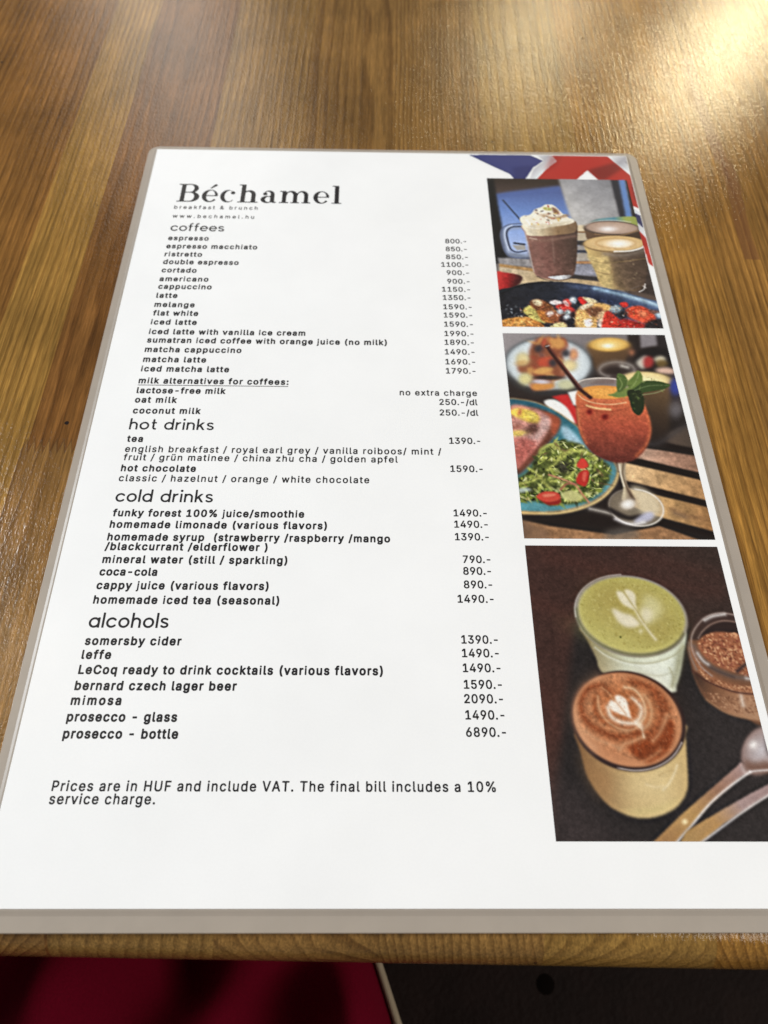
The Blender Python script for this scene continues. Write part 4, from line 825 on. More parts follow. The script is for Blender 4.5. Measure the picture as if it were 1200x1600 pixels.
PH1 = [
('p',(120,112,110),0,1,0,[144.77,13.0,227.33,11.12,213.01,105.08,142.19,106.15]),
('g',[(62,52,48),(88,74,70)],[145.89,17.28,145.3,25.74],0,1,0,[144.77,13.0,180.22,12.19,181.89,43.24,149.44,43.9]),
('g',[(86,104,160),(112,142,205),(150,176,232),(182,198,236)],[159.26,24.6,156.94,64.71],1.1,1,0,[148.51,27.34,156.44,25.08,178.06,20.82,181.89,43.24,180.0,67.95,147.53,68.54]),
('s',(84,104,165),1.7,1.2,0.7,1,[149.28,28.15,161.85,26.64,176.59,23.81]),
('p',(40,40,42),0.8,1,0,[144.77,13.0,149.01,12.9,149.67,33.89,150.59,49.73,150.94,64.82,150.06,69.23,144.89,69.32]),
('g',[(196,193,190),(166,164,167),(132,132,138)],[176.71,41.37,202.24,20.29],0.9,1,0,[177.54,15.71,201.06,15.19,200.93,28.7,201.54,45.61,194.46,49.64,180.59,49.14,178.88,32.46]),
('n',5,0.06,3,0.4,[177.54,15.71,201.06,15.19,201.54,45.61,180.59,49.14]),
('p',(48,50,62),0.7,1,0,[200.49,15.2,204.47,15.11,204.16,42.79,200.9,42.86]),
('p',(100,136,196),0.8,1,0,[204.18,15.12,207.02,15.05,206.34,42.75,203.35,42.81]),
('p',(40,38,44),0.6,1,0,[207.16,14.18,211.15,14.1,210.35,44.64,206.01,44.73]),
('p',(152,148,150),0.6,1,0,[147.24,65.63,163.4,65.33,162.87,70.44,147.36,70.72]),
('p',(40,40,42),0.7,0.8,0,[146.94,62.68,154.47,63.28,160.83,65.01,160.72,66.11,147.21,65.99]),
('p',(178,138,90),0.5,1,0,[147.47,69.27,165.23,72.56,165.0,74.71,147.31,71.44]),
('g',[(208,188,158),(196,170,130)],[149.77,72.84,164.54,78.97],0.5,1,0,[147.33,71.08,165.03,74.36,171.99,80.59,151.43,83.38,146.38,83.46]),
('p',(222,203,170),0.6,1,0,[178.84,46.06,186.39,45.91,185.86,49.81,178.35,49.96]),
('p',(196,180,155),0.5,1,0,[178.25,50.73,186.29,50.58,186.72,55.17,177.68,55.34]),
('p',(150,110,70),0.3,1,0,[178.37,49.77,184.81,49.64,184.71,50.41,178.28,50.54]),
('p',(60,56,58),0.5,1,0,[177.68,55.34,187.2,55.54,186.88,57.81,177.35,57.99]),
('p',(158,152,150),0.5,1,0,[177.3,58.37,187.3,58.56,186.99,60.81,176.97,61.0]),
('p',(62,66,80),0.4,1,0,[176.97,61.0,187.51,60.8,187.25,62.67,176.79,62.49]),
('p',(170,160,150),0.6,1,0,[176.74,62.87,188.3,62.65,188.19,67.07,176.19,67.29]),
('p',(176,130,90),0.4,1,0,[176.19,67.29,188.13,67.44,187.92,68.9,176.01,68.75]),
('p',(152,152,166),0.6,1,0,[175.96,69.12,188.96,68.88,188.99,75.71,175.11,75.96]),
('p',(58,54,56),0.6,1,0,[175.29,74.53,187.34,76.45,187.5,78.92,174.84,78.09]),
('g',[(214,186,146),(190,160,115)],[172.2,78.84,189.79,80.64],0.5,1,0,[164.84,76.14,177.49,77.33,192.51,79.54,191.86,83.73,164.31,81.07]),
('p',(66,56,54),1,1,0,[200.57,69.4,214.92,69.14,211.85,91.93,196.55,86.07]),
('p',(96,80,72),0.7,1,0,[198.39,82.58,210.23,87.21,210.85,90.6,197.81,86.04]),
('s',(150,162,190),2.85,0.5,0.75,1,[160.4,47.6,153.66,48.12,151.0,51.27,150.69,55.1,151.71,61.85,154.11,64.39,160.38,64.28]),
('s',(98,108,138),0.57,0.25,1,1,[160.63,45.25,153.56,46.17,150.08,49.36,149.63,55.12,150.6,62.61,153.49,65.51,160.19,66.12]),
('s',(70,78,102),0.83,0.25,1,1,[159.36,47.23,154.5,47.72,152.13,50.48,152.01,55.07,152.86,60.71,155.32,62.52,159.06,61.71]),
('s',(206,216,238),0.45,0.2,0.8,1,[154.6,46.54,151.72,48.94,151.01,54.33,152.01,61.47]),
('p',(168,164,160),0.4,1,0,[153.58,58.45,158.85,58.35,159.09,61.34,155.42,61.41]),
('s',(42,46,60),1.01,0.25,1,1,[154.73,57.29,158.62,57.97]),
('s',(66,78,104),0.86,0.22,1,0,[152.09,30.98,155.38,37.41,159.55,45.27]),
('g',[(166,124,114),(134,92,84),(104,76,68),(78,62,56)],[159.29,64.67,179.89,62.81],0.4,1,1,[159.17,46.45,159.53,51.1,160.36,59.07,160.84,70.12,161.4,74.78,163.74,76.87,168.74,77.84,173.99,76.69,177.09,74.5,179.2,66.14,180.67,56.8,181.3,43.65,170.75,46.22]),
('p',(120,84,76),1.0,0.5,1,[159.8,59.45,163.56,58.63,165.3,71.84,163.52,76.52,161.4,74.78]),
('g',[(238,228,206),(206,188,156),(150,120,88),(132,106,82)],[159.15,49.56,180.49,49.92],0.4,1,1,[159.24,45.67,159.88,50.32,160.72,52.61,166.01,52.89,173.3,51.99,180.76,49.91,181.08,43.26,171.01,43.86]),
('s',(146,112,98),1.27,0.8,0.7,1,[160.76,54.9,167.06,55.54,180.15,52.62]),
('s',(220,196,178),0.48,0.3,0.8,1,[161.37,54.13,163.95,54.84]),
('s',(196,186,180),0.38,0.25,0.7,1,[159.68,49.55,160.18,60.94,161.03,73.35]),
('s',(150,120,108),0.38,0.4,0.6,1,[170.68,53.95,169.85,68.14]),
('p',(240,233,216),0.35,1,1,[158.18,42.54,159.99,40.52,162.48,40.07,164.0,38.44,165.29,36.4,167.88,35.13,169.98,33.46,172.73,33.4,174.69,35.39,176.5,38.58,178.88,41.32,180.63,42.48,180.98,44.05,177.53,45.69,171.2,46.99,165.65,48.66,161.44,47.97,158.97,45.67]),
('p',(214,196,164),0.8,0.7,1,[161.59,46.4,168.14,45.49,180.48,43.67,176.14,46.11,166.46,48.64]),
('s',(164,122,84),1.18,0.6,0.85,1,[168.65,40.74,172.86,41.84,178.49,40.14]),
('s',(182,140,104),0.73,0.6,0.55,1,[165.09,38.41,167.64,39.96,171.54,39.08]),
('p',(128,86,64),0.6,0.9,1,[172.54,35.03,174.6,36.2,175.36,39.0,173.18,39.05]),
('p',(172,164,70),0.5,0.9,1,[168.98,35.11,171.95,35.45,172.04,37.06,169.35,36.72]),
('d',46,[(180,80,70),(120,110,120),(222,190,110),(250,246,240),(110,90,80),(200,130,110),(252,250,246)],0.23,0.63,5,0.2,1,1.5,[159.34,41.72,165.29,36.4,170.76,33.85,175.1,36.6,178.29,41.73,170.83,45.44,161.67,45.62]),
('g',[(196,196,205),(232,234,240),(120,110,108)],[166.09,76.47,176.86,76.28],0.3,1,1,[166.34,76.47,170.53,75.68,175.71,75.24,174.72,77.03,170.28,77.81]),
('s',(80,64,60),0.48,0.3,0.8,1,[162.28,76.18,166.15,78.24,173.35,77.76,177.0,75.21]),
('g',[(96,122,118),(104,150,158),(92,142,158),(160,172,92),(150,160,80)],[188.67,43.11,207.97,42.72],0.5,1,1,[186.39,45.91,189.54,42.69,194.07,41.41,200.73,40.48,207.29,40.35,208.32,43.9,207.64,47.83,186.61,48.25]),
('g',[(110,84,66),(70,54,46)],[184.9,50.99,207.51,51.7],0.4,1,0,[184.56,47.51,184.96,54.44,207.92,54.0,208.59,47.03]),
('e',(88,74,66),0.35,1,[196.4,47.47,11.774,-0.796,0.365,4.494]),
('r',(212,186,168),(174,146,130),1.0,0.4,1,[196.43,47.27,10.974,-0.658,0.34,3.715]),
('r',(246,242,242),(206,184,172),1.2,0.8,1,[194.69,48.09,4.582,-0.305,-0.091,2.028]),
('s',(150,116,84),0.51,0.3,1,1,[188.86,51.3,198.1,52.08,207.51,48.61]),
('s',(216,206,198),0.36,0.3,0.8,1,[185.31,45.93,189.97,43.48,197.67,42.73,204.85,43.57]),
('g',[(216,186,122),(186,156,104),(128,104,80),(88,70,60),(72,58,52)],[184.71,71.49,207.28,68.19],0.4,1,1,[188.05,57.04,183.55,59.01,183.93,61.99,185.0,67.5,185.95,73.63,186.68,79.29,188.11,81.71,192.02,82.69,198.21,83.62,202.09,83.21,204.49,79.68,208.06,68.17,208.85,57.77]),
('p',(208,182,122),0.8,0.9,1,[183.73,63.48,187.98,64.87,192.29,64.06,192.48,71.36,191.62,82.0,188.16,81.36,186.52,75.05]),
('p',(94,76,64),2.0,0.55,1,[193.56,62.55,207.53,60.8,207.28,68.19,203.35,81.8,192.64,81.98,193.04,72.78]),
('s',(150,124,84),0.34,0.3,0.7,1,[185.37,66.76,191.68,68.11,207.8,65.25]),
('s',(140,112,76),0.36,0.3,0.7,1,[186.05,72.91,190.96,74.61,192.52,72.79]),
('s',(150,138,128),1.56,1.0,0.6,1,[191.14,62.97,198.91,63.56,207.59,60.43]),
('e',(150,122,84),0.3,1,[195.99,57.07,13.019,-0.763,-0.248,4.926]),
('r',(238,210,164),(216,180,124),1.0,0.35,1,[196.05,56.69,12.495,-0.681,-0.238,4.401]),
('s',(196,150,96),0.63,0.5,0.7,1,[204.86,56.34,204.45,57.09,203.51,57.8,202.1,58.42,200.33,58.91,198.3,59.23,196.16,59.37,194.05,59.31,192.12,59.06,190.48,58.64,189.26,58.07,188.54,57.39,188.37,56.65,188.76,55.9,189.68,55.18,191.08,54.56,192.86,54.06,194.9,53.73,197.06,53.59,199.19,53.65,201.14,53.9,202.78,54.33,203.99,54.91,204.7,55.59,204.86,56.34]),
('r',(254,251,246),(240,216,180),1.4,0.7,1,[197.88,56.85,5.849,-0.419,-0.112,2.655]),
('s',(250,248,244),0.63,0.3,1,1,[195.32,61.4,201.98,60.91,207.06,58.94,208.79,56.64]),
('s',(236,228,222),0.33,0.2,0.9,1,[201.72,83.91,203.74,82.49,204.74,79.68]),
('s',(214,204,198),0.33,0.2,0.9,1,[203.79,80.75,204.63,81.78]),
('s',(120,104,96),0.3,0.2,0.8,1,[198.64,82.58,202.0,80.78]),
('g',[(206,58,56),(176,44,46),(96,38,40),(62,38,40)],[146.75,78.57,155.74,80.52],0.5,1,1,[145.54,74.34,149.65,74.27,154.18,75.26,156.1,76.65,155.33,79.48,153.07,81.96,148.85,84.11,144.76,84.87]),
('g',[(44,44,50),(42,46,58),(58,70,100),(80,98,132)],[147.15,89.61,209.96,95.31],0.4,1,1,[144.65,86.25,151.52,82.34,156.79,80.15,163.52,78.99,170.15,78.87,178.45,79.78,187.09,81.73,195.56,84.36,203.85,87.66,211.92,91.6,210.24,106.72,142.08,107.75]),
('s',(76,90,122),2.06,1.2,0.8,1,[174.45,81.25,184.39,82.82,195.23,86.43,209.21,92.65]),
('s',(150,180,206),1.76,0.7,0.95,1,[184.44,82.47,192.91,85.09,201.2,88.38,210.47,92.63]),
('s',(176,202,220),0.88,0.5,0.9,1,[195.34,85.74,202.46,88.36,210.53,92.29]),
('p',(40,48,74),1.2,0.8,1,[176.32,86.4,186.38,86.58,194.62,90.19,190.54,92.28,180.9,89.74]),
('s',(30,30,34),0.59,0.5,0.8,1,[147.47,85.51,154.62,81.59,163.46,79.51]),
('d',16,[(160,170,180),(110,115,120),(70,72,78)],0.17,0.46,9,0.25,1,1.5,[148.23,91.62,154.4,92.19,155.21,96.85,150.12,98.57]),
('n',2.2,0.1,51,0.4,[144.65,86.25,151.52,82.34,156.79,80.15,163.52,78.99,170.15,78.87,178.45,79.78,187.09,81.73,195.56,84.36,203.85,87.66,211.92,91.6,210.24,106.72,142.08,107.75]),
('g',[(196,128,58),(214,150,74),(190,118,56)],[146.22,101.25,161.57,101.99],0.5,1,1,[145.56,100.28,150.12,98.57,155.61,97.83,159.88,99.41,161.82,101.98,161.23,105.22,144.67,105.47]),
('d',40,[(226,168,96),(170,98,48),(206,140,66),(232,186,116)],0.28,0.85,11,0.35,0.6,2.5,[146.55,100.27,155.55,98.49,161.08,102.0,160.91,103.62,146.75,103.83]),
('p',(214,200,112),0.5,1,1,[154.65,94.87,156.08,92.84,158.43,91.79,159.93,94.11,161.99,98.06,162.66,101.0,159.82,100.06,156.6,97.81]),
('p',(190,120,58),0.6,1,1,[159.93,94.11,163.52,93.05,166.9,94.0,168.99,97.29,166.14,100.62,162.24,100.35,160.58,97.42]),
('p',(140,84,54),0.6,1,1,[157.84,90.12,160.48,88.72,163.42,89.35,166.59,92.33,165.79,95.02,161.85,94.75,158.76,93.46]),
('p',(226,206,168),0.6,1,1,[158.91,89.42,160.99,88.71,162.6,90.04,161.63,92.08,159.46,91.44]),
('p',(150,84,60),0.7,0.8,1,[163.27,95.39,167.32,94.66,171.05,96.59,171.55,100.53,167.05,101.25,164.32,99.34]),
('p',(226,206,204),0.6,0.85,1,[163.48,95.72,165.82,94.69,166.67,96.0,164.54,97.36]),
('p',(240,222,222),0.5,1,1,[165.35,89.99,167.98,88.93,170.37,89.91,169.7,91.27,166.7,91.32]),
('p',(206,58,52),0.6,1,1,[167.63,91.98,170.74,90.92,174.04,92.55,175.15,95.53,171.21,95.26,168.43,93.64]),
('p',(214,70,62),0.5,1,1,[170.95,89.22,172.83,88.17,174.17,89.51,173.62,91.88,171.62,91.91]),
('p',(234,206,204),0.4,0.8,1,[170.62,89.91,171.95,89.21,172.95,91.22,172.08,92.24]),
('p',(52,34,38),0.8,1,1,[169.56,96.62,175.27,94.53,177.0,96.5,175.15,103.08,170.25,103.15,168.18,99.93]),
('e',(40,44,52),0.5,1,[176.25,90.83,1.753,-0.307,-0.029,2.367]),
('e',(206,214,222),0.5,1,[174.76,88.82,1.257,-0.199,-0.021,1.566]),
('e',(150,160,172),0.4,1,[175.13,89.83,0.652,-0.104,-0.011,0.814]),
('p',(208,46,44),0.4,1,1,[176.9,87.76,178.5,87.05,180.49,89.06,178.67,91.46,177.34,90.13]),
('p',(236,214,170),0.5,1,1,[178.76,87.05,182.65,88.01,184.42,89.68,181.31,90.41,179.53,88.74]),
('e',(186,192,200),0.5,1,[169.02,94.97,1.242,-0.158,-0.02,1.333]),
('e',(170,186,190),0.5,1,[171.96,95.25,1.093,-0.148,-0.017,1.199]),
('e',(192,202,212),0.5,1,[171.38,97.91,1.335,-0.17,-0.021,1.386]),
('e',(38,40,48),0.8,1,[173.28,100.5,2.955,-0.29,-0.046,2.289]),
('p',(232,212,150),0.6,1,1,[164.45,102.59,167.61,100.59,170.49,101.2,170.01,105.09,163.67,105.18]),
('p',(228,178,106),0.6,1,1,[174.68,97.2,175.86,93.86,179.21,91.12,183.87,90.03,188.24,90.97,189.68,92.96,186.04,95.69,183.07,99.04,181.25,104.92,174.41,105.02]),
('p',(244,226,200),0.6,0.9,1,[176.45,93.18,179.21,91.12,182.82,90.38,181.58,92.09,178.35,93.82]),
('p',(240,196,124),0.7,0.8,1,[175.43,97.19,177.9,97.15,178.94,100.42,177.56,103.36,175.19,102.75]),
('p',(116,72,54),0.9,0.9,1,[178.85,93.81,182.58,92.07,185.93,93.03,186.53,95.68,183.26,97.72,179.98,96.45]),
('p',(236,228,230),0.6,1,1,[177.55,99.78,180.2,98.43,180.82,101.04,178.59,103.02]),
('p',(206,170,130),0.6,0.9,1,[183.55,95.73,186.23,94.36,186.83,97.01,184.27,100.99,182.98,99.7]),
('p',(240,212,196),0.5,0.9,1,[182.98,99.7,185.64,98.34,185.02,102.6,183.05,102.63]),
('p',(212,58,44),0.5,1,1,[185.94,96.36,187.73,94.33,189.52,95.64,191.88,99.56,192.52,104.75,184.19,104.87]),
('p',(182,44,40),0.9,1,1,[192.08,98.24,199.18,100.1,201.92,101.36,201.34,104.61,192.03,104.75]),
('p',(222,80,54),0.6,1,1,[194.22,94.23,196.55,92.18,200.67,91.44,203.83,93.41,205.78,96.37,205.18,99.68,201.54,100.72,197.43,98.82,194.78,96.88]),
('p',(238,138,96),0.9,0.8,1,[199.21,94.15,202.21,94.1,202.74,96.75,200.13,97.46]),
('p',(204,50,44),0.4,0.95,1,[192.86,90.22,195.48,89.5,196.16,91.51,193.99,92.56]),
('e',(42,42,48),0.7,1,[192.51,95.59,2.596,-0.62,0.593,2.136]),
('e',(152,168,176),0.6,1,[190.88,93.28,2.155,-0.17,-0.283,1.87]),
('e',(196,206,210),0.5,1,[190.48,92.62,1.015,-0.072,-0.133,0.803]),
('p',(110,72,60),0.6,0.9,1,[203.33,93.41,207.71,94.01,208.46,95.33,205.35,96.05]),
('p',(46,40,44),0.8,1,1,[201.6,100.39,205.98,98.02,209.33,98.63,208.1,105.15,200.36,104.63]),
('e',(176,196,212),0.5,1,[207.53,96.35,1.525,-0.416,0.35,1.312]),
('d',150,[(245,226,190),(120,60,40),(214,150,80),(60,44,44),(232,120,90),(250,236,226),(150,84,50)],0.14,0.49,61,0.12,0.5,2.2,[149.9,101.19,158.28,90.78,168.2,91.3,183.13,91.73,205.09,94.72,203.78,101.99]),
('n',1.3,0.16,62,0.4,[146.35,99.62,158.41,89.43,176.32,86.4,191.06,88.89,207.71,94.01,207.6,102.58,146.04,103.52]),
('n',0.6,0.1,63,0.4,[146.35,99.62,158.41,89.43,176.32,86.4,191.06,88.89,207.71,94.01,207.6,102.58,146.04,103.52]),
('d',60,[(210,180,160),(120,88,76),(150,112,98)],0.16,0.37,64,0.2,0.22,1.5,[161.79,55.27,179.2,53.79,176.71,73.43,162.94,74.75]),
('d',50,[(236,214,160),(140,112,80),(120,96,76)],0.15,0.43,65,0.25,0.25,1.5,[184.42,64.2,207.0,62.3,203.1,81.8,188.52,80.66]),
('n',1.6,0.05,66,0.4,[159.17,46.45,159.53,51.1,160.36,59.07,160.84,70.12,161.4,74.78,163.74,76.87,168.74,77.84,173.99,76.69,177.09,74.5,179.2,66.14,180.67,56.8,181.3,43.65,170.75,46.22]),
('n',1.6,0.035,67,0.4,[188.05,57.04,183.55,59.01,183.93,61.99,185.0,67.5,185.95,73.63,186.68,79.29,188.11,81.71,192.02,82.69,198.21,83.62,202.09,83.21,204.49,79.68,208.06,68.17,208.85,57.77]),
('n',2.0,0.1,68,0.4,[149.06,65.59,214.51,64.39,210.62,85.14,147.69,82.75])]
PH2 = [
('p',(56,47,45),0,1,0,[144.82,103.54,211.05,102.52,208.59,195.04,143.83,195.56]),
('g',[(156,148,150),(128,120,122)],[147.05,106.08,179.82,115.05],1.2,1,0,[144.82,103.54,195.04,102.77,191.94,114.25,179.55,116.9,143.65,118.64]),
('p',(140,133,138),0.9,1,0,[198.24,102.72,205.14,102.61,204.46,111.56,196.92,113.24]),
('p',(50,42,42),0.9,1,0,[193.81,102.79,198.0,102.72,196.65,114.8,192.55,116.41]),
('p',(50,44,46),0.9,1,0,[204.64,102.62,211.05,102.52,211.71,117.68,203.69,113.14]),
('p',(44,38,36),1.5,1,0,[186.35,155.27,192.06,141.48,209.28,141.27,209.21,196.86,143.67,197.37,145.97,183.44,176.46,183.17]),
('g',[(106,88,76),(84,72,64)],[197.51,155.14,207.58,155.03],0.8,1,0,[195.7,154.09,204.74,149.11,209.04,147.96,209.59,158.2,202.73,156.95]),
('g',[(198,160,138),(176,134,112),(150,112,92)],[189.73,157.62,209.8,161.35],0.5,1,0,[189.73,157.62,209.8,161.35,210.06,168.31,186.75,162.12]),
('n',2.2,0.11,1,0.4,[189.73,157.62,209.8,161.35,210.06,168.31,186.75,162.12]),
('g',[(226,192,146),(202,160,112),(176,132,88)],[181.27,163.47,209.46,171.09],0.5,1,0,[181.27,163.47,209.46,171.09,209.44,179.01,181.31,171.37]),
('n',2.2,0.11,2,0.4,[181.27,163.47,209.46,171.09,209.44,179.01,181.31,171.37]),
('g',[(216,182,134),(198,156,104),(160,116,74)],[181.34,173.87,208.91,181.44],0.5,1,0,[181.34,173.87,208.91,181.44,208.59,190.44,188.91,184.26,180.21,179.52]),
('n',2.2,0.11,3,0.4,[181.34,173.87,208.91,181.44,208.59,190.44,188.91,184.26,180.21,179.52]),
('g',[(140,106,82),(176,130,90),(164,120,84)],[145.08,186.3,154.84,188.56],0.5,1,0,[145.08,186.3,154.84,188.56,175.15,191.64,190.27,188.26,205.59,194.61,205.29,195.98,144.56,196.46]),
('n',2.2,0.11,4,0.4,[145.08,186.3,154.84,188.56,175.15,191.64,190.27,188.26,205.59,194.61,205.29,195.98,144.56,196.46]),
('s',(120,84,62),0.67,1.2,0.5,1,[195.65,182.04,200.46,184.39,204.48,185.31]),
('s',(96,78,70),0.9,1.0,0.6,1,[196.43,183.47,199.31,184.88]),
('s',(40,32,30),1.82,0.5,1,1,[187.46,155.26,194.07,155.72,208.92,159.26]),
('s',(40,32,30),1.78,0.5,1,1,[183.01,162.16,188.29,163.4,208.86,169.84]),
('s',(40,32,30),1.73,0.5,1,1,[181.44,171.87,188.65,173.8,208.75,180.23]),
('s',(40,32,30),1.66,0.5,1,1,[184.57,185.01,192.54,187.3,208.28,191.83]),
('p',(42,34,32),1.6,0.95,1,[145.34,183.45,155.26,184.79,168.2,182.05,178.02,175.88,178.95,180.75,181.26,185.98,175.51,189.32,163.28,187.55,152.94,186.94]),
('p',(110,86,72),1.5,0.6,1,[145.02,187.0,148.7,187.68,154.21,190.43,152.16,194.13,144.36,194.19]),
('p',(120,112,104),1.4,0.6,1,[172.18,190.74,178.71,188.83,183.6,190.65,179.95,193.9,172.73,193.96]),
('e',(74,78,82),0.9,1,[161.63,121.43,16.724,-1.837,0.518,13.341]),
('e',(58,54,54),1.2,1,[161.8,126.24,15.411,-1.327,0.477,9.534]),
('r',(232,238,240),(206,216,222),2,0.8,1,[161.7,120.83,15.564,-1.652,0.482,12.003]),
('p',(146,84,60),1.0,1,1,[158.16,109.09,163.8,108.38,169.1,108.61,169.56,112.7,167.6,117.07,167.84,122.86,167.37,126.76,162.94,128.59,161.84,132.13,154.79,133.09,154.94,129.29,154.7,126.93,150.65,125.2,150.27,121.59,154.05,119.11,155.19,114.78]),
('d',40,[(206,92,66),(224,160,92),(110,60,52),(190,120,96),(224,172,104),(160,74,56),(96,66,66)],0.59,1.48,21,0.7,0.85,1.8,[158.34,109.72,168.57,108.94,168.07,117.07,166.5,126.17,161.94,129.2,155.17,131.63,151.23,123.99,154.71,117.26]),
('p',(222,160,90),0.9,0.9,1,[163.24,109.02,168.54,109.26,168.64,112.4,166.05,114.0,163.86,112.16]),
('p',(206,84,60),0.9,0.9,1,[158.63,118.43,162.27,117.76,163.56,118.97,162.27,122.03,158.01,122.09]),
('p',(228,172,98),0.8,0.9,1,[155.41,124.53,159.37,122.67,163.12,122.92,161.47,125.05,157.14,126.0]),
('p',(226,154,78),0.8,0.9,1,[154.82,130.47,161.41,129.79,162.07,132.12,155.45,133.37]),
('e',(52,46,48),0.9,0.9,[160.95,127.58,5.621,-0.118,-0.075,1.068]),
('e',(212,208,220),0.8,0.95,[157.95,129.4,3.008,-0.138,0.16,0.942]),
('r',(232,214,158),(199,184,135),2,0.9,1,[152.35,118.82,2.496,-0.285,-0.035,3.06]),
('r',(224,212,150),(192,182,129),2,0.9,1,[152.48,128.14,2.454,-0.267,-0.033,2.81]),
('r',(238,218,160),(204,187,137),2,0.9,1,[169.41,121.63,2.726,-0.34,-0.038,2.729]),
('r',(206,204,164),(177,175,141),2,0.9,1,[167.13,130.6,3.497,-0.288,-0.046,2.347]),
('e',(206,160,100),0.8,0.7,[151.77,120.66,2.146,0.021,-0.41,1.202]),
('r',(226,160,110),(200,120,80),1.5,0.9,1,[171.5,116.4,1.556,-0.315,-0.022,2.472]),
('e',(62,58,64),0.8,0.95,[158.64,113.8,1.44,-0.174,-0.021,1.683]),
('e',(62,58,64),0.8,0.95,[168.7,115.82,1.437,-0.204,-0.021,1.672]),
('e',(62,58,64),0.8,0.95,[163.39,120.5,1.543,-0.202,-0.022,1.78]),
('g',[(112,84,58),(78,58,46)],[182.31,114.39,185.37,125.62],1.0,1,1,[177.93,111.33,193.42,111.1,190.75,118.59,187.88,124.69,179.46,124.2,178.42,118.15]),
('r',(252,222,140),(228,176,84),1.2,0.7,1,[185.53,111.37,7.501,-0.514,-0.11,3.401]),
('r',(255,250,232),(250,220,150),1.4,0.8,1,[185.07,112.01,3.021,-0.236,-0.044,1.571]),
('e',(38,34,36),1.0,1,[203.68,118.41,9.754,-1.555,1.208,5.814]),
('p',(204,196,184),1.0,1,1,[194.27,120.37,196.12,117.9,198.73,116.63,198.67,119.7,196.18,123.07]),
('p',(176,58,58),1.0,1,1,[197.56,117.88,200.12,116.92,201.17,119.05,199.72,121.81,197.05,122.15]),
('p',(214,204,178),1.0,1,1,[201.39,117.82,204.02,116.56,205.71,117.76,204.29,120.23,202.01,119.65]),
('p',(116,92,52),1.0,0.9,1,[202.13,119.04,204.63,118.39,206.2,120.21,203.95,122.06,201.68,121.48]),
('p',(226,186,166),1.0,1,1,[200.93,123.01,204.9,122.05,207.99,123.21,207.17,125.03,202.02,124.8]),
('e',(196,126,90),0.9,0.8,[193.47,115.16,0.962,-0.207,-0.014,1.243]),
('e',(74,62,60),1.0,0.9,[187.03,124.1,6.86,-0.616,-0.094,3.91]),
('s',(158,148,142),1.2,0.9,0.85,1,[182.98,126.66,181.75,126.11,180.85,125.38,180.34,124.52,180.26,123.59,180.61,122.65,181.38,121.77,182.51,121.0,183.93,120.4,185.53,120.01,187.22,119.86,188.86,119.96,190.36,120.31,191.59,120.87,192.49,121.61,192.98,122.48,193.04,123.42,192.67,124.36,191.89,125.23,190.75,125.99,189.34,126.58]),
('e',(54,44,42),0.8,0.95,[186.58,123.96,4.259,-0.259,-0.058,1.655]),
('s',(222,216,206),1.07,0.8,0.85,1,[188.83,121.66,190.63,122.24]),
('g',[(116,90,62),(74,58,46),(46,38,36)],[196.39,129.92,191.93,155.21],1.2,1,1,[187.87,127.67,205.4,126.84,204.18,135.64,201.54,146.95,198.53,155.67,190.4,156.29,189.77,141.51]),
('r',(250,232,176),(236,208,142),1.5,0.7,1,[196.76,127.85,8.823,-0.775,0.471,3.559]),
('e',(60,72,158),1.1,1,[206.95,130.95,2.108,-0.749,-0.028,3.817]),
('e',(122,116,120),1.4,0.8,[204.91,141.33,2.297,-0.665,-0.028,3.39]),
('s',(70,66,68),1.73,1.2,0.7,1,[210.7,145.45,204.07,150.21,196.3,155.69,192.63,156.27]),
('p',(208,52,52),0.6,1,0,[161.15,136.18,164.48,135.28,167.29,134.95,168.56,139.51,169.64,141.76,168.77,148.43,167.11,147.35,165.6,141.25,163.26,137.87]),
('p',(242,240,236),0.6,1,1,[158.14,138.51,161.02,137.33,163.65,138.44,166.44,141.8,167.94,147.89,164.08,146.29,160.84,142.99]),
('p',(244,242,240),0.6,1,0,[167.17,134.09,171.22,133.17,170.09,140.06,168.52,139.8]),
('p',(176,146,106),0.6,1,1,[136.88,148.12,140.92,139.15,145.67,137.1,149.54,137.33,155.37,138.68,161.41,142.0,168.34,148.3,175.15,155.79,179.29,162.07,180.38,167.72,178.5,172.77,173.9,177.76,167.86,181.45,160.42,183.67,152.78,184.45,144.03,184.06,137.7,181.96,135.09,174.19]),
('g',[(50,98,116),(66,128,142),(96,156,164)],[153.5,139.13,170.83,178.4],0.5,1,1,[136.91,147.71,140.89,139.57,145.63,137.53,149.51,137.76,155.33,139.11,161.36,142.42,168.06,148.71,174.64,156.2,178.39,162.21,179.57,167.34,177.56,171.91,173.21,176.66,167.2,180.13,160.16,182.36,152.92,183.14,144.15,182.74,137.8,180.64,135.11,173.82]),
('p',(178,208,226),1.0,0.9,1,[162.72,150.14,164.65,149.03,168.14,153.33,170.61,158.1,172.68,162.27,169.3,161.26,166.19,158.15,163.92,154.98]),
('s',(226,194,128),0.55,0.35,1,1,[180.06,168.36,177.55,173.41,172.53,178.38,165.04,182.08,156.62,183.83,145.32,183.69]),
('s',(84,120,126),1.15,1.5,0.5,1,[179.15,165.81,176.99,171.41,171.0,177.17,163.29,180.89,153.42,182.42]),
('p',(112,66,52),0.9,1,1,[145.25,142.06,154.64,141.38,159.44,143.28,162.75,146.03,162.04,150.15,159.03,155.04,155.46,159.32,151.91,164.04,145.35,169.21,145.86,158.37]),
('p',(176,88,62),0.8,0.9,1,[157.2,143.03,162.79,145.75,161.82,150.15,159.72,152.88,158.86,148.55]),
('g',[(206,140,126),(214,156,146),(190,110,98)],[146.15,144.84,155.46,163.49],0.8,1,1,[145.57,140.93,153.3,141.12,157.62,143.31,159.56,146.34,158.17,150.74,155.41,155.61,151.88,159.88,148.41,164.08,145.57,166.67,145.21,155.73]),
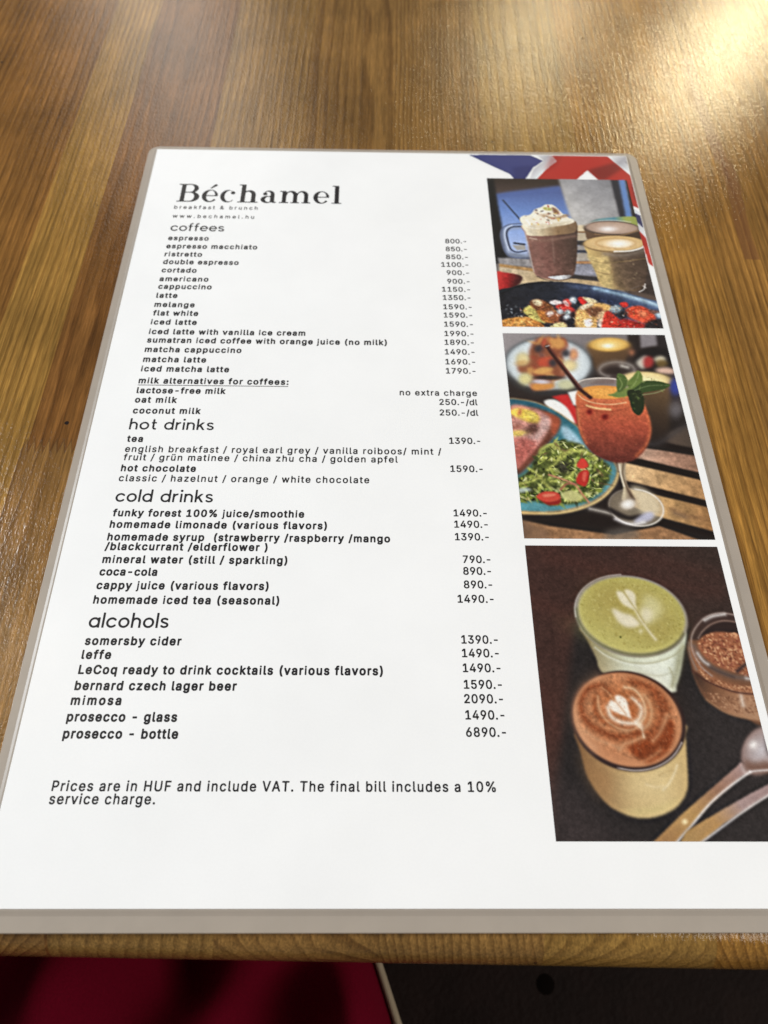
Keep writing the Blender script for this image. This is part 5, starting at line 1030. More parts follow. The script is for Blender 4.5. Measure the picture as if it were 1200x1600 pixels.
('p',(226,192,186),1.2,0.8,1,[156.51,145.27,159.1,146.34,158.29,149.65,155.64,153.47,153.19,155.64,150.64,154.6,154.58,150.78]),
('p',(188,98,88),1.2,0.85,1,[145.21,155.73,149.8,154.07,153.58,156.17,151.39,160.41,147.49,164.6,145.71,165.13]),
('p',(232,200,82),0.8,1,1,[144.93,143.18,147.8,141.46,151.85,141.98,154.87,143.62,155.74,146.11,154.41,148.05,151.77,147.53,149.19,146.19,146.6,144.83]),
('p',(240,216,110),0.8,0.8,1,[151.29,143.1,153.96,143.63,155.09,145.84,153.23,146.41]),
('e',(196,110,80),0.6,0.8,[149.02,143.13,0.614,-0.508,0.279,1.319]),
('e',(92,58,50),1.2,0.95,[152.84,150.26,1.87,0.709,-1.245,1.876]),
('e',(230,202,100),0.8,1,[147.3,152.22,2.914,-0.057,-0.217,1.24]),
('e',(150,84,66),1.0,0.7,[147.09,149.51,1.795,-0.085,-0.021,0.955]),
('n',1.6,0.08,71,0.4,[145.57,140.93,153.3,141.12,157.62,143.31,160.01,146.33,158.17,150.74,155.41,155.61,151.88,159.88,148.41,164.08,145.57,166.67,145.21,155.73]),
('n',0.7,0.05,72,0.4,[145.57,140.93,153.3,141.12,157.62,143.31,160.01,146.33,158.17,150.74,155.41,155.61,151.88,159.88,148.41,164.08,145.57,166.67,145.21,155.73]),
('n',2.5,0.09,73,0.4,[136.91,147.71,140.96,138.72,145.7,136.67,149.58,136.9,155.42,138.26,161.46,141.58,168.39,147.89,175.2,155.39,179.35,161.68,180.44,167.34,178.56,172.4,173.95,177.39,167.91,181.09,160.46,183.31,152.82,184.1,144.06,183.7,137.73,181.6,135.11,173.82]),
('d',60,[(236,200,192),(176,88,78),(214,140,130)],0.15,0.44,74,0.25,0.22,3,[145.57,140.93,153.3,141.12,157.62,143.31,160.01,146.33,158.17,150.74,155.41,155.61,151.88,159.88,148.41,164.08,145.57,166.67,145.21,155.73]),
('p',(84,92,46),0.8,1,1,[145.6,171.22,149.33,168.16,151.91,164.04,154.8,159.32,158.4,156.64,163.0,155.26,168.42,156.27,172.16,159.66,176.18,163.79,177.72,166.6,175.62,171.93,171.04,176.93,165.53,179.9,158.25,180.69,150.37,179.31,145.31,179.12]),
('p',(58,62,40),1.4,0.9,1,[146.14,174.7,152.22,173.65,158.54,174.58,159.35,178.5,151.82,177.6]),
('d',230,[(168,176,78),(138,150,62),(190,196,112),(70,80,42),(112,128,54),(206,206,140),(56,60,38),(150,160,72),(126,100,70)],0.38,1.17,33,0.3,0.85,2.4,[145.6,171.22,149.33,168.16,151.91,164.04,154.8,159.32,158.4,156.64,163.0,155.26,168.42,156.27,172.16,159.66,176.18,163.79,177.72,166.6,175.62,171.93,171.04,176.93,165.53,179.9,158.25,180.69,150.37,179.31,145.31,179.12]),
('s',(184,188,96),1.2,0.5,0.9,1,[154.64,162.98,154.8,159.32,157.87,157.44,160.88,158.2,161.83,161.34,159.01,162.93,156.0,162.44]),
('s',(184,188,96),0.95,0.5,0.9,1,[156.34,167.33,159.77,163.96,163.27,160.28,167.0,158.67]),
('s',(184,188,96),0.81,0.5,0.9,1,[149.91,166.63,152.69,169.14,154.9,172.63,156.77,175.09]),
('s',(184,188,96),0.96,0.5,0.9,1,[161.26,162.39,165.1,159.74,169.55,159.43,173.12,162.26]),
('s',(184,188,96),0.94,0.5,0.9,1,[156.73,171.61,162.02,170.56,165.43,167.49,166.33,163.89]),
('s',(184,188,96),0.93,0.5,0.9,1,[146.32,172.71,150.28,171.68,153.93,169.63]),
('e',(58,54,50),1.0,0.85,[161.71,165.99,1.96,-0.247,-0.02,2.05]),
('d',170,[(206,210,130),(226,226,170),(44,48,32),(92,108,44),(170,180,84)],0.14,0.52,34,0.14,0.8,3.0,[145.6,171.22,149.33,168.16,151.91,164.04,154.8,159.32,158.4,156.64,163.0,155.26,168.42,156.27,172.16,159.66,176.18,163.79,177.72,166.6,175.62,171.93,171.04,176.93,165.53,179.9,158.25,180.69,150.37,179.31,145.31,179.12]),
('n',1.2,0.16,35,0.4,[145.6,171.22,149.33,168.16,151.91,164.04,154.8,159.32,158.4,156.64,163.0,155.26,168.42,156.27,172.16,159.66,176.18,163.79,177.72,166.6,175.62,171.93,171.04,176.93,165.53,179.9,158.25,180.69,150.37,179.31,145.31,179.12]),
('p',(216,70,56),0.4,1,1,[166.35,165.43,167.24,163.62,168.51,162.31,169.9,163.34,170.24,165.65,168.14,166.7]),
('p',(190,52,44),0.4,1,1,[165.34,171.53,166.6,168.49,168.98,166.94,170.14,167.95,169.44,171.49,168.09,173.5,166.04,172.77]),
('p',(228,110,90),0.4,0.7,1,[168.19,167.97,169.49,167.96,168.36,171.5,167.57,171.01]),
('p',(150,44,40),0.5,1,1,[152.19,178.08,155.9,179.02,159.35,178.5,158.49,180.45,154.87,180.72]),
('p',(206,76,60),0.4,1,1,[151.39,177.6,153.7,175.86,156.71,175.59,159.16,176.55,159.14,178.5,156.27,179.5,153.33,179.29]),
('p',(236,150,120),0.4,0.6,1,[153.59,176.85,157.06,176.32,157.82,177.05,154.34,177.82]),
('p',(200,196,130),0.5,0.9,1,[159.59,176.54,163.18,175.03,165.62,176.0,167.07,177.94,164.32,179.43,161.02,178.73]),
('s',(196,136,104),0.6,0.3,1,1,[156.58,169.1,160.29,170.58,164.75,172.78,166.48,175.99,168.53,179.63]),
('s',(170,104,84),0.55,0.3,1,1,[159.79,174.82,162.2,172.56,165.18,172.78]),
('p',(196,212,210),0.6,0.8,1,[145.71,174.71,148.32,174.19,149.93,175.16,146.0,176.18]),
('s',(206,198,188),0.9,0.7,0.9,1,[168.62,182.04,173.09,183.2,176.31,184.13]),
('e',(196,178,150),0.5,0.55,[183.92,181.43,8.542,-2.268,2.076,6.38]),
('p',(220,206,176),1.2,0.7,1,[183.35,173.35,187.57,173.81,191.37,177.72,191.84,182.08,188.86,184.49,184.9,183.1,184.71,179.24]),
('s',(232,224,214),0.4,0.3,0.95,1,[184.77,174.45,187.14,174.96,189.27,175.95,190.99,177.34,192.17,179.03,192.74,180.89,192.65,182.77,191.92,184.53,190.61,186.06,188.81,187.24,186.67,188.0,184.33,188.27,181.97,188.04,179.74,187.33,177.81,186.18,176.32,184.68,175.38,182.93]),
('s',(190,176,160),0.32,0.4,0.6,1,[175.38,182.93,175.06,181.05,175.4,179.18,176.39,177.46,177.96,176.03,179.98,175.01,182.31,174.46,184.77,174.45]),
('p',(44,38,38),0.7,0.95,1,[174.64,181.27,177.38,182.69,180.87,184.56,184.74,184.05,185.83,185.0,182.27,186.21,178.19,185.54,174.78,183.19]),
('p',(192,192,216),0.8,0.9,1,[184.65,184.53,187.43,183.07,189.46,183.54,188.19,185.92,185.04,187.13,182.11,187.16]),
('s',(232,228,230),0.89,0.6,0.9,1,[176.48,185.79,179.18,187.18,182.45,187.62,185.5,186.89]),
('g',[(176,160,136),(206,190,160),(120,100,84)],[179.41,168.36,183.89,168.82],0.4,0.95,1,[180.51,162.7,183.59,162.67,182.61,167.31,182.44,172.36,183.64,176.81,183.95,178.76,179.69,178.8,180.91,173.87,180.63,168.86]),
('s',(92,72,58),0.51,0.4,0.85,1,[182.54,163.72,181.5,168.85,182.12,174.36,183.26,177.79]),
('s',(236,226,206),0.37,0.3,0.9,1,[181.06,164.77,180.85,168.86,181.2,173.37]),
('r',(246,242,238),(190,176,160),1.6,0.6,1,[181.37,180.24,2.807,-0.02,-0.572,2.144]),
('g',[(214,128,80),(200,100,68),(178,82,60),(138,66,52),(108,54,46)],[180.66,133.63,178.37,163.76],0.5,1,1,[170.68,133.76,169.33,140.64,168.92,147.33,169.48,153.31,171.43,158.62,175.31,162.24,180.74,164.0,186.18,162.9,190.34,159.2,193.65,153.04,194.73,147.03,194.19,139.76,192.05,133.48,186.74,131.8,177.42,131.92]),
('p',(96,46,40),1.6,0.6,1,[170.97,155.44,175.7,159.62,181.2,161.14,187.28,158.97,191.96,152.52,188.97,159.48,181.22,163.73,174.51,161.73]),
('s',(214,128,84),0.6,0.6,0.75,1,[169.87,141.76,169.53,149.52,170.9,155.97]),
('s',(214,116,74),0.64,0.6,0.7,1,[194.32,144.26,194.14,150.32,191.74,156.28,187.37,161.07]),
('e',(184,170,164),0.5,0.7,[181.05,131.0,9.732,-0.671,0.301,3.81]),
('p',(120,100,96),0.8,0.7,1,[175.34,130.2,179.33,128.37,185.05,127.71,184.22,130.08,179.03,130.44]),
('r',(240,172,84),(224,148,70),1.5,0.4,1,[180.61,133.92,9.219,-0.537,0.285,3.044]),
('s',(228,216,206),0.39,0.25,0.95,1,[172.17,132.06,171.32,131.25,171.12,130.41,171.58,129.58,172.68,128.83,174.34,128.2,176.46,127.75,178.87,127.49,181.43,127.46,183.94,127.65,186.24,128.05,188.17,128.63,189.6,129.35,190.42,130.16,190.59,131.01,190.1,131.83,188.98,132.58]),
('s',(232,182,136),0.41,0.25,0.9,1,[170.76,134.91,172.53,137.19,176.44,138.85,182.1,139.35,187.53,138.42]),
('s',(246,204,142),0.81,0.35,0.95,1,[173.3,140.02,176.58,141.11,181.3,141.62]),
('s',(150,70,50),0.3,0.4,0.6,1,[171.38,138.91,174.67,141.7,180.44,142.75,187.57,140.98]),
('r',(118,34,32),(160,58,44),1.5,0.5,1,[173.83,142.83,1.254,-0.193,-0.015,1.402]),
('r',(118,34,32),(160,58,44),1.5,0.5,1,[178.99,144.86,1.478,-0.223,-0.018,1.503]),
('s',(66,38,36),1.59,0.35,1,1,[162.1,112.81,165.36,119.86,168.78,126.74,171.76,132.58,174.96,136.3]),
('s',(122,66,56),0.48,0.3,0.8,1,[162.62,112.49,165.91,119.24,169.32,126.14,172.3,131.99]),
('s',(206,196,190),0.33,0.2,0.9,1,[161.64,112.66,162.89,112.17]),
('n',2.2,0.06,81,0.4,[170.68,133.76,169.33,140.64,168.92,147.33,169.48,153.31,171.43,158.62,175.31,162.24,180.74,164.0,186.18,162.9,190.34,159.2,193.65,153.04,194.73,147.03,194.19,139.76,192.05,133.48,186.74,131.8,177.42,131.92]),
('n',0.8,0.05,82,0.4,[170.68,133.76,169.33,140.64,168.92,147.33,169.48,153.31,171.43,158.62,175.31,162.24,180.74,164.0,186.18,162.9,190.34,159.2,193.65,153.04,194.73,147.03,194.19,139.76,192.05,133.48,186.74,131.8,177.42,131.92]),
('d',50,[(236,160,110),(150,66,48),(214,120,84)],0.1,0.25,83,0.15,0.25,1.5,[170.68,133.76,169.33,140.64,168.92,147.33,169.48,153.31,171.43,158.62,175.31,162.24,180.74,164.0,186.18,162.9,190.34,159.2,193.65,153.04,194.73,147.03,194.19,139.76,192.05,133.48,186.74,131.8,177.42,131.92]),
('p',(118,136,72),0.4,1,1,[181.37,135.06,183.54,134.46,185.35,133.28,188.1,132.08,190.48,131.75,188.97,135.25,185.13,136.17,182.9,135.62]),
('p',(88,108,58),0.35,1,1,[186.27,125.91,187.78,125.29,189.24,126.46,189.79,128.83,188.94,131.19,186.47,133.55,185.16,132.99]),
('p',(112,132,68),0.35,1,1,[189.51,129.13,191.78,126.73,194.41,123.7,195.47,125.78,195.19,128.75,193.85,131.12,190.8,132.62,189.41,131.18]),
('p',(66,84,48),0.35,1,1,[190.0,133.22,192.96,130.84,195.42,128.75,198.53,128.41,201.3,128.67,203.72,129.53,204.95,130.39,202.51,132.18,198.62,133.1,193.34,134.04]),
('p',(48,56,38),0.35,1,1,[188.84,133.23,191.73,132.61,193.91,133.46,194.26,138.06,193.11,142.03,191.17,144.02,189.4,142.36,188.96,138.12]),
('s',(150,166,104),0.29,0.2,0.7,1,[186.6,126.8,187.49,130.04,186.14,132.68]),
('s',(150,168,104),0.29,0.2,0.7,1,[194.44,124.9,192.84,128.79,190.48,131.75]),
('s',(110,128,84),0.29,0.2,0.8,1,[191.68,132.9,197.17,130.79,204.25,130.4]),
('s',(150,164,116),0.31,0.2,0.7,1,[194.12,134.9,198.92,133.97,202.46,132.47]),
('d',40,[(132,150,84),(52,66,38),(96,114,60)],0.18,0.52,8,0.2,0.5,2,[186.65,126.5,195.34,125.19,203.31,130.41,192.73,142.88,188.62,141.53,186.33,134.42])]
PH3 = [
('g',[(80,54,48),(70,50,45),(62,50,46)],[147.74,197.34,208.18,201.35],0,1,0,[143.97,193.96,209.99,193.43,211.42,283.1,145.1,283.15]),
('p',(62,44,40),6,0.6,1,[146.11,197.35,158.22,194.99,182.89,194.79,159.25,218.77,151.66,249.45,145.83,253.01]),
('s',(98,56,48),4.6,3.0,0.35,1,[153.61,199.53,180.78,207.03,203.95,211.16]),
('s',(98,56,48),3.19,3.0,0.35,1,[146.03,214.7,155.35,218.79,158.21,226.85]),
('s',(98,56,48),2.53,3.0,0.35,1,[147.0,242.21,150.13,254.75]),
('s',(98,56,48),2.54,3.0,0.35,1,[182.11,199.32,205.15,205.77]),
('p',(46,42,42),1.8,1,0,[158.35,221.23,189.72,222.67,214.76,223.53,211.42,283.1,145.1,283.15,148.59,263.28,153.64,242.18]),
('p',(70,60,60),5,0.8,1,[147.54,263.28,152.66,269.85,160.12,277.77,169.36,283.13,144.26,283.15]),
('p',(58,52,52),6,0.8,1,[191.46,242.02,208.23,256.31,206.35,283.1,181.11,283.12,178.81,277.75,185.23,263.19]),
('n',1.2,0.06,6,0.4,[143.97,193.96,209.99,193.43,211.42,283.1,145.1,283.15]),
('n',0.45,0.045,7,0.4,[143.97,193.96,209.99,193.43,211.42,283.1,145.1,283.15]),
('p',(122,84,62),0.6,1,1,[192.01,226.66,191.16,234.48,191.81,240.35,193.21,244.23,195.97,246.77,198.91,248.39,203.37,249.63,209.87,249.96,216.71,223.52,207.9,219.71,197.93,220.59]),
('g',[(70,52,44),(126,86,62),(166,120,90),(176,134,104)],[191.31,238.28,206.61,248.36],0.5,1,1,[191.52,236.39,192.19,240.34,193.58,244.23,196.34,246.77,199.27,248.39,203.37,249.63,209.87,249.96,211.95,241.94,202.71,241.6,195.92,238.64]),
('d',150,[(150,104,76),(190,144,112),(120,80,58)],0.15,0.37,14,0.15,0.6,1.5,[193.32,242.01,202.19,243.83,210.72,243.79,209.41,248.89,201.24,247.84,195.37,245.32]),
('p',(72,54,50),0.5,1,1,[192.78,226.66,194.6,221.62,198.29,218.94,204.41,217.88,210.21,218.25,217.5,220.47,215.93,226.54,204.81,224.6]),
('p',(58,44,42),0.5,1,1,[194.7,226.65,196.5,223.64,200.01,221.8,204.14,220.75,208.0,220.94,216.97,222.51,215.67,227.53,200.75,225.42]),
('p',(162,100,70),0.5,1,1,[194.54,227.44,196.03,225.85,198.61,224.63,201.82,224.11,206.75,224.59,216.03,226.14,212.82,238.57,206.61,237.08,201.79,235.96,198.35,234.45,195.83,232.14,194.5,229.42]),
('d',420,[(196,136,100),(124,74,54),(170,106,78),(216,166,124),(150,86,62),(140,78,60)],0.15,0.43,15,0.12,0.8,1.5,[194.92,227.44,198.57,224.83,202.14,224.41,214.1,226.15,211.13,237.82,201.88,235.58,196.21,232.14]),
('s',(72,54,52),0.95,0.4,0.95,1,[204.39,236.14,206.22,234.79,208.02,233.63]),
('s',(166,108,76),2.08,0.8,0.9,1,[192.55,229.62,193.35,234.85,196.38,238.26,201.07,240.68,208.22,241.95]),
('d',120,[(196,140,104),(130,80,56),(216,166,126)],0.15,0.34,16,0.12,0.7,1.5,[193.08,232.54,196.17,237.51,201.24,239.93,208.5,240.84,208.12,242.32,200.1,241.62,194.5,238.27]),
('s',(112,94,88),1.14,0.6,0.9,1,[193.13,228.64,194.0,231.76,196.46,234.46,199.44,236.35,203.6,237.85,209.11,238.39]),
('s',(84,66,60),0.57,0.5,0.8,1,[196.38,234.84,199.06,236.35,202.85,237.85]),
('s',(206,198,194),0.65,0.5,0.9,1,[193.83,230.79,194.9,232.92,196.17,234.07]),
('s',(206,196,192),0.56,0.5,0.9,1,[206.52,238.22,208.68,238.58]),
('s',(84,52,44),0.34,0.3,0.95,1,[191.22,236.01,194.04,238.65,198.41,240.88,202.91,242.35,208.36,242.88]),
('s',(170,150,142),0.35,0.3,0.85,1,[207.75,218.68,203.57,218.09,199.42,219.14,196.2,221.41,193.58,224.66,192.53,227.85,192.64,230.99,194.11,234.85,196.54,237.5]),
('s',(222,216,214),0.64,0.5,0.9,1,[198.17,220.38,200.99,219.13,204.66,218.49]),
('s',(146,118,106),0.36,0.3,0.9,1,[207.61,220.94,203.8,220.55,200.05,221.59,196.85,223.84,195.02,226.05]),
('s',(150,128,118),0.32,0.3,0.8,1,[208.05,219.09,212.8,220.5]),
('s',(136,124,118),0.31,0.4,0.8,1,[191.84,227.46,191.5,231.0,192.43,235.62]),
('s',(226,212,200),0.63,0.6,0.85,1,[203.76,243.45,203.7,246.02]),
('s',(168,128,96),0.29,0.4,0.7,1,[193.54,244.41,198.58,248.21,204.47,249.62]),
('g',[(132,116,82),(176,168,134),(206,212,192),(218,224,208)],[160.81,228.81,178.27,232.62],0.5,1,1,[163.56,222.82,159.66,223.04,160.89,225.44,162.15,228.8,163.37,232.3,164.45,236.51,170.41,240.25,183.77,242.42,185.69,240.19,187.56,236.41,189.67,230.62,191.64,224.67,189.64,223.07,185.08,226.7,169.71,226.78]),
('p',(120,116,80),1.2,0.8,1,[188.15,230.62,190.66,226.67,188.74,233.34,185.51,240.19,184.1,241.68,185.49,236.42]),
('p',(232,236,226),2.0,0.6,1,[176.38,232.63,184.18,231.42,186.09,233.35,183.79,239.45,179.07,238.71]),
('s',(160,156,124),0.25,0.4,0.7,1,[163.02,228.01,166.76,231.12,172.46,233.42,179.2,233.77,186.01,231.8,190.07,228.65]),
('s',(236,240,232),0.23,0.4,0.6,1,[163.62,229.18,167.02,231.9,173.09,234.18,179.44,234.54,185.86,232.58]),
('s',(172,172,148),0.23,0.5,0.6,1,[175.65,236.84,181.15,237.57,185.12,236.42]),
('s',(150,146,110),0.26,0.5,0.6,1,[184.59,235.28,185.2,237.93,184.31,240.56]),
('e',(150,142,136),0.3,1,[175.99,218.97,16.353,-4.834,4.037,12.557]),
('s',(92,92,66),0.78,0.5,0.9,1,[190.69,224.76,188.05,227.52,184.52,229.6,180.39,230.85,175.94,231.19,171.5,230.6,167.38,229.13,163.88,226.86,161.27,223.95,159.77,220.61,159.5,217.09]),
('s',(212,206,200),0.25,0.3,0.8,1,[159.11,219.46,159.29,216.04,160.62,212.78,163.04,209.91,166.39,207.63,170.44,206.13,174.9,205.52]),
('r',(178,164,92),(186,176,98),3,0.4,1,[176.26,218.56,15.361,-4.451,3.795,11.555]),
('e',(166,146,76),3,0.5,[171.77,213.49,5.237,-1.768,2.124,3.569]),
('e',(166,148,80),3,0.45,[184.68,223.7,4.788,-1.415,0.882,3.972]),
('e',(198,190,112),3,0.5,[169.71,226.78,8.489,-1.323,3.346,2.616]),
('s',(206,198,122),0.47,0.7,0.6,1,[188.69,225.75,185.88,227.81,182.46,229.24,178.64,229.95,174.67,229.9,170.8,229.1,167.28,227.59,164.33,225.46,162.16,222.85,160.91,219.91,160.7,216.84,161.56,213.85,163.44,211.15]),
('d',420,[(160,142,72),(196,184,112),(178,166,92),(206,196,126),(150,138,66)],0.16,0.38,17,0.15,0.45,1.5,[161.22,215.65,168.53,208.62,177.81,206.83,188.0,211.27,191.89,219.6,187.0,226.69,176.91,229.51,166.02,225.81]),
('p',(208,200,146),1.6,0.9,1,[179.05,218.24,180.14,215.32,181.41,212.58,183.36,212.78,185.42,214.45,185.87,217.37,184.04,219.85,181.05,221.3,179.6,220.69]),
('p',(222,212,180),1.2,0.9,1,[178.71,219.06,179.92,216.58,182.21,216.98,182.62,219.04,180.62,221.5,179.14,221.1]),
('p',(224,214,184),0.6,1,1,[172.66,211.58,174.12,211.15,175.9,212.41,177.45,214.92,178.09,217.0,175.99,216.6,173.71,214.95]),
('p',(224,214,184),0.6,1,1,[175.14,210.93,176.97,210.7,178.31,212.18,178.05,214.92,177.24,216.18,176.08,213.67]),
('p',(224,214,186),0.8,1,1,[170.43,217.05,171.61,217.04,173.76,218.27,176.37,219.08,178.36,221.11,177.76,222.33,175.33,222.95,172.75,222.16,171.16,219.93]),
('s',(222,212,178),0.56,0.5,1,1,[177.24,216.18,178.57,219.88,180.26,223.53,182.04,226.52]),
('s',(176,160,104),0.24,0.35,0.9,1,[175.04,211.57,176.66,214.93,178.14,217.83,179.53,221.1]),
('s',(176,160,104),0.22,0.4,0.7,1,[176.76,219.07,178.48,221.51]),
('e',(216,206,160),0.5,0.9,[178.06,223.94,0.58,-0.104,-0.003,0.603]),
('e',(90,92,40),0.2,1,[171.68,225.88,0.231,-0.038,-0.001,0.239]),
('g',[(128,94,62),(168,134,92),(206,178,126),(216,190,136),(202,172,118)],[154.83,259.89,184.52,263.19],0.5,1,1,[157.78,251.21,154.34,254.04,154.61,256.12,155.36,259.89,156.23,265.26,158.12,269.19,160.58,272.41,163.38,274.31,167.92,275.8,173.08,275.64,177.84,273.97,180.63,272.05,182.47,269.79,183.6,266.85,184.68,259.81,185.28,254.64,185.11,251.47,168.98,254.69]),
('p',(176,130,84),2.4,0.6,1,[155.23,258.19,158.88,262.59,162.15,264.25,161.07,271.44,158.04,268.54,156.19,264.26]),
('p',(208,188,128),1.0,0.7,1,[164.11,273.99,169.04,275.25,176.13,273.97,180.89,270.76,176.43,272.38,169.31,273.67]),
('p',(228,204,152),3,0.5,1,[168.05,265.73,176.15,264.55,179.45,265.7,175.18,269.8,168.24,269.82]),
('s',(236,218,178),0.31,0.35,0.85,1,[181.47,262.53,179.89,265.2,178.05,267.52,176.41,268.83]),
('s',(232,212,170),0.24,0.4,0.6,1,[172.11,267.53,174.44,268.18,176.59,267.85]),
('s',(196,168,116),0.21,0.3,0.7,1,[176.03,265.21,177.98,264.21,180.15,263.87]),
('e',(54,40,40),0.3,1,[170.08,250.19,14.186,-7.654,6.615,12.391]),
('s',(226,212,200),0.28,0.25,0.85,1,[183.95,256.48,181.32,259.63,177.82,262.01,173.73,263.46,169.35,263.87,165.02,263.22]),
('s',(72,52,48),0.36,0.4,0.8,1,[165.04,263.06,161.38,261.57,158.26,259.33,155.88,256.45,154.41,253.11,153.97,249.52,154.62,245.92,156.34,242.57,159.03,239.7]),
('r',(190,122,82),(202,140,100),2,0.35,1,[169.78,249.84,13.507,-7.147,6.301,11.596]),
('s',(222,172,134),1.09,1.4,0.6,1,[159.27,257.91,157.08,255.3,155.72,252.27,155.3,249.04,155.87,245.81,157.41,242.82,159.83,240.27,162.97,238.36]),
('e',(170,96,52),4,0.6,[171.06,247.59,8.06,-4.272,3.784,6.934]),
('s',(132,62,32),1.45,0.9,0.9,1,[165.48,242.13,163.85,240.65,161.22,240.85,158.98,242.34,157.27,245.47,157.34,249.07,159.0,251.56,161.97,253.49,165.72,254.87,169.73,254.51,173.27,253.8]),
('s',(144,72,38),1.08,0.8,0.85,1,[162.36,243.25,161.08,245.81,161.22,248.7,163.09,250.84,166.13,252.24,170.02,252.76,173.31,252.57]),
('s',(214,160,116),0.33,0.5,0.8,1,[163.79,241.02,165.43,242.5,166.62,244.33]),
('s',(206,148,106),0.54,0.7,0.7,1,[159.79,245.82,159.76,248.71,161.58,251.2,164.94,252.95,169.16,253.64]),
('e',(156,88,54),0.8,0.8,[160.1,250.14,1.134,-0.514,0.422,1.006]),
('e',(198,136,94),0.6,0.9,[160.26,250.31,0.486,-0.223,0.181,0.435]),
('s',(132,62,32),1.85,1.0,0.8,1,[173.15,239.49,176.19,240.23,179.2,242.07,181.06,245.01,181.2,247.19]),
('s',(136,66,36),1.63,1.0,0.75,1,[178.63,243.18,179.93,246.11,179.69,249.35,177.71,252.2,174.8,254.32]),
('p',(138,64,32),0.8,0.95,1,[168.65,257.81,170.49,256.42,173.51,255.55,177.09,253.61,180.09,251.13,181.82,249.7,182.75,251.48,182.06,255.0,180.2,258.12,177.67,260.17,173.82,261.88,171.49,261.04,169.92,259.85]),
('n',1.0,0.1,23,0.4,[155.16,247.65,159.13,241.23,168.15,236.88,178.86,239.84,184.62,248.44,180.92,258.11,173.02,262.38,163.02,258.51,155.74,252.98]),
('s',(206,152,112),0.46,0.6,0.9,1,[173.45,254.85,170.55,256.07,167.9,256.95,166.25,258.33]),
('s',(206,150,110),0.61,0.7,0.85,1,[175.93,256.06,178.11,253.96,180.09,251.13,181.22,248.99]),
('s',(198,138,98),0.45,0.7,0.85,1,[172.29,261.54,175.19,260.18,177.64,258.47]),
('s',(214,164,124),0.42,0.8,0.7,1,[157.31,253.33,159.9,255.41,163.28,256.79,165.98,257.81]),
('s',(222,176,134),0.4,0.5,0.8,1,[162.31,243.62,162.2,246.9,163.55,250.12,166.13,252.24,169.6,253.11,172.64,252.22]),
('s',(228,190,150),0.59,0.5,0.95,1,[170.48,241.0,172.99,241.54,174.8,243.93,175.4,246.85,174.77,249.37,172.95,251.51]),
('s',(214,168,126),0.65,0.7,0.85,1,[175.67,243.2,176.76,245.39,176.97,248.29,175.73,251.15,174.03,252.57]),
('s',(238,222,200),0.91,0.6,0.95,1,[172.15,244.31,173.44,245.4,174.23,247.21,173.49,249.38,172.16,250.81]),
('s',(176,102,60),0.4,0.5,0.8,1,[171.72,244.68,172.16,246.5,171.37,249.02]),
('p',(242,230,216),0.5,1,1,[164.93,245.8,166.02,244.7,167.06,245.06,167.29,243.6,168.8,243.41,170.28,244.5,170.63,246.87,170.82,249.03,171.01,250.1,169.15,249.21,166.92,248.32,165.44,247.25]),
('s',(240,226,208),0.99,0.6,0.95,1,[164.77,246.89,165.17,249.05,166.77,250.47,169.2,251.17,171.74,251.16,173.07,251.87]),
('s',(200,146,106),0.25,0.4,0.7,1,[167.25,245.06,168.43,246.87,169.6,248.67]),
('s',(196,136,94),0.25,0.4,0.8,1,[167.33,249.22,169.46,249.57,170.8,250.28]),
('s',(232,206,176),0.32,0.4,0.95,1,[172.82,251.16,173.43,252.92,173.6,255.02]),
('d',160,[(214,150,110),(170,96,58),(198,132,92)],0.11,0.25,24,0.2,0.35,1.5,[155.16,247.65,159.13,241.23,168.15,236.88,178.86,239.84,184.62,248.44,180.92,258.11,173.02,262.38,163.02,258.51,155.74,252.98]),
('g',[(168,126,82),(186,146,92),(158,118,96),(170,140,136)],[174.83,280.84,199.38,263.16],0.35,1,0,[170.5,282.37,181.22,274.28,196.82,263.5,199.39,261.64,201.15,263.15,201.96,264.15,198.85,265.33,188.51,272.36,176.5,282.67]),
('p',(200,182,178),0.6,0.8,1,[199.09,262.15,200.52,262.82,201.25,264.16,199.37,264.66]),
('r',(196,188,192),(150,124,118),1.2,0.5,1,[205.9,258.39,4.321,-4.615,2.164,6.237]),
('p',(124,90,76),1.0,0.85,1,[200.66,260.79,202.54,261.8,206.9,261.45,207.97,264.14,202.62,264.32,200.36,263.49]),
('e',(246,240,238),0.8,1,[203.91,257.01,0.899,-0.215,-0.003,0.865]),
('p',(64,54,56),1.0,0.9,1,[207.87,254.92,209.86,254.21,209.48,259.75,207.43,259.41]),
('s',(214,206,206),0.31,0.3,0.95,1,[201.25,264.16,203.08,263.9,207.22,263.64]),
('s',(228,222,220),0.4,0.3,0.95,1,[201.25,264.16,194.72,267.97,188.55,272.2,182.63,277.43,177.29,282.06]),
('r',(246,222,172),(196,156,104),1.5,0.8,1,[180.71,276.81,1.195,-0.222,-0.002,1.096]),
('g',[(176,140,90),(184,142,92),(168,142,138),(160,134,132)],[180.67,281.14,204.96,268.93],0.35,1,0,[177.9,282.37,180.57,279.14,189.74,274.59,200.65,269.43,212.3,264.46,212.55,266.79,204.63,270.24,190.81,277.42,183.28,282.36]),
('s',(216,208,206),0.36,0.3,0.95,1,[211.84,266.79,204.63,270.24,196.66,274.42,183.89,281.9])]
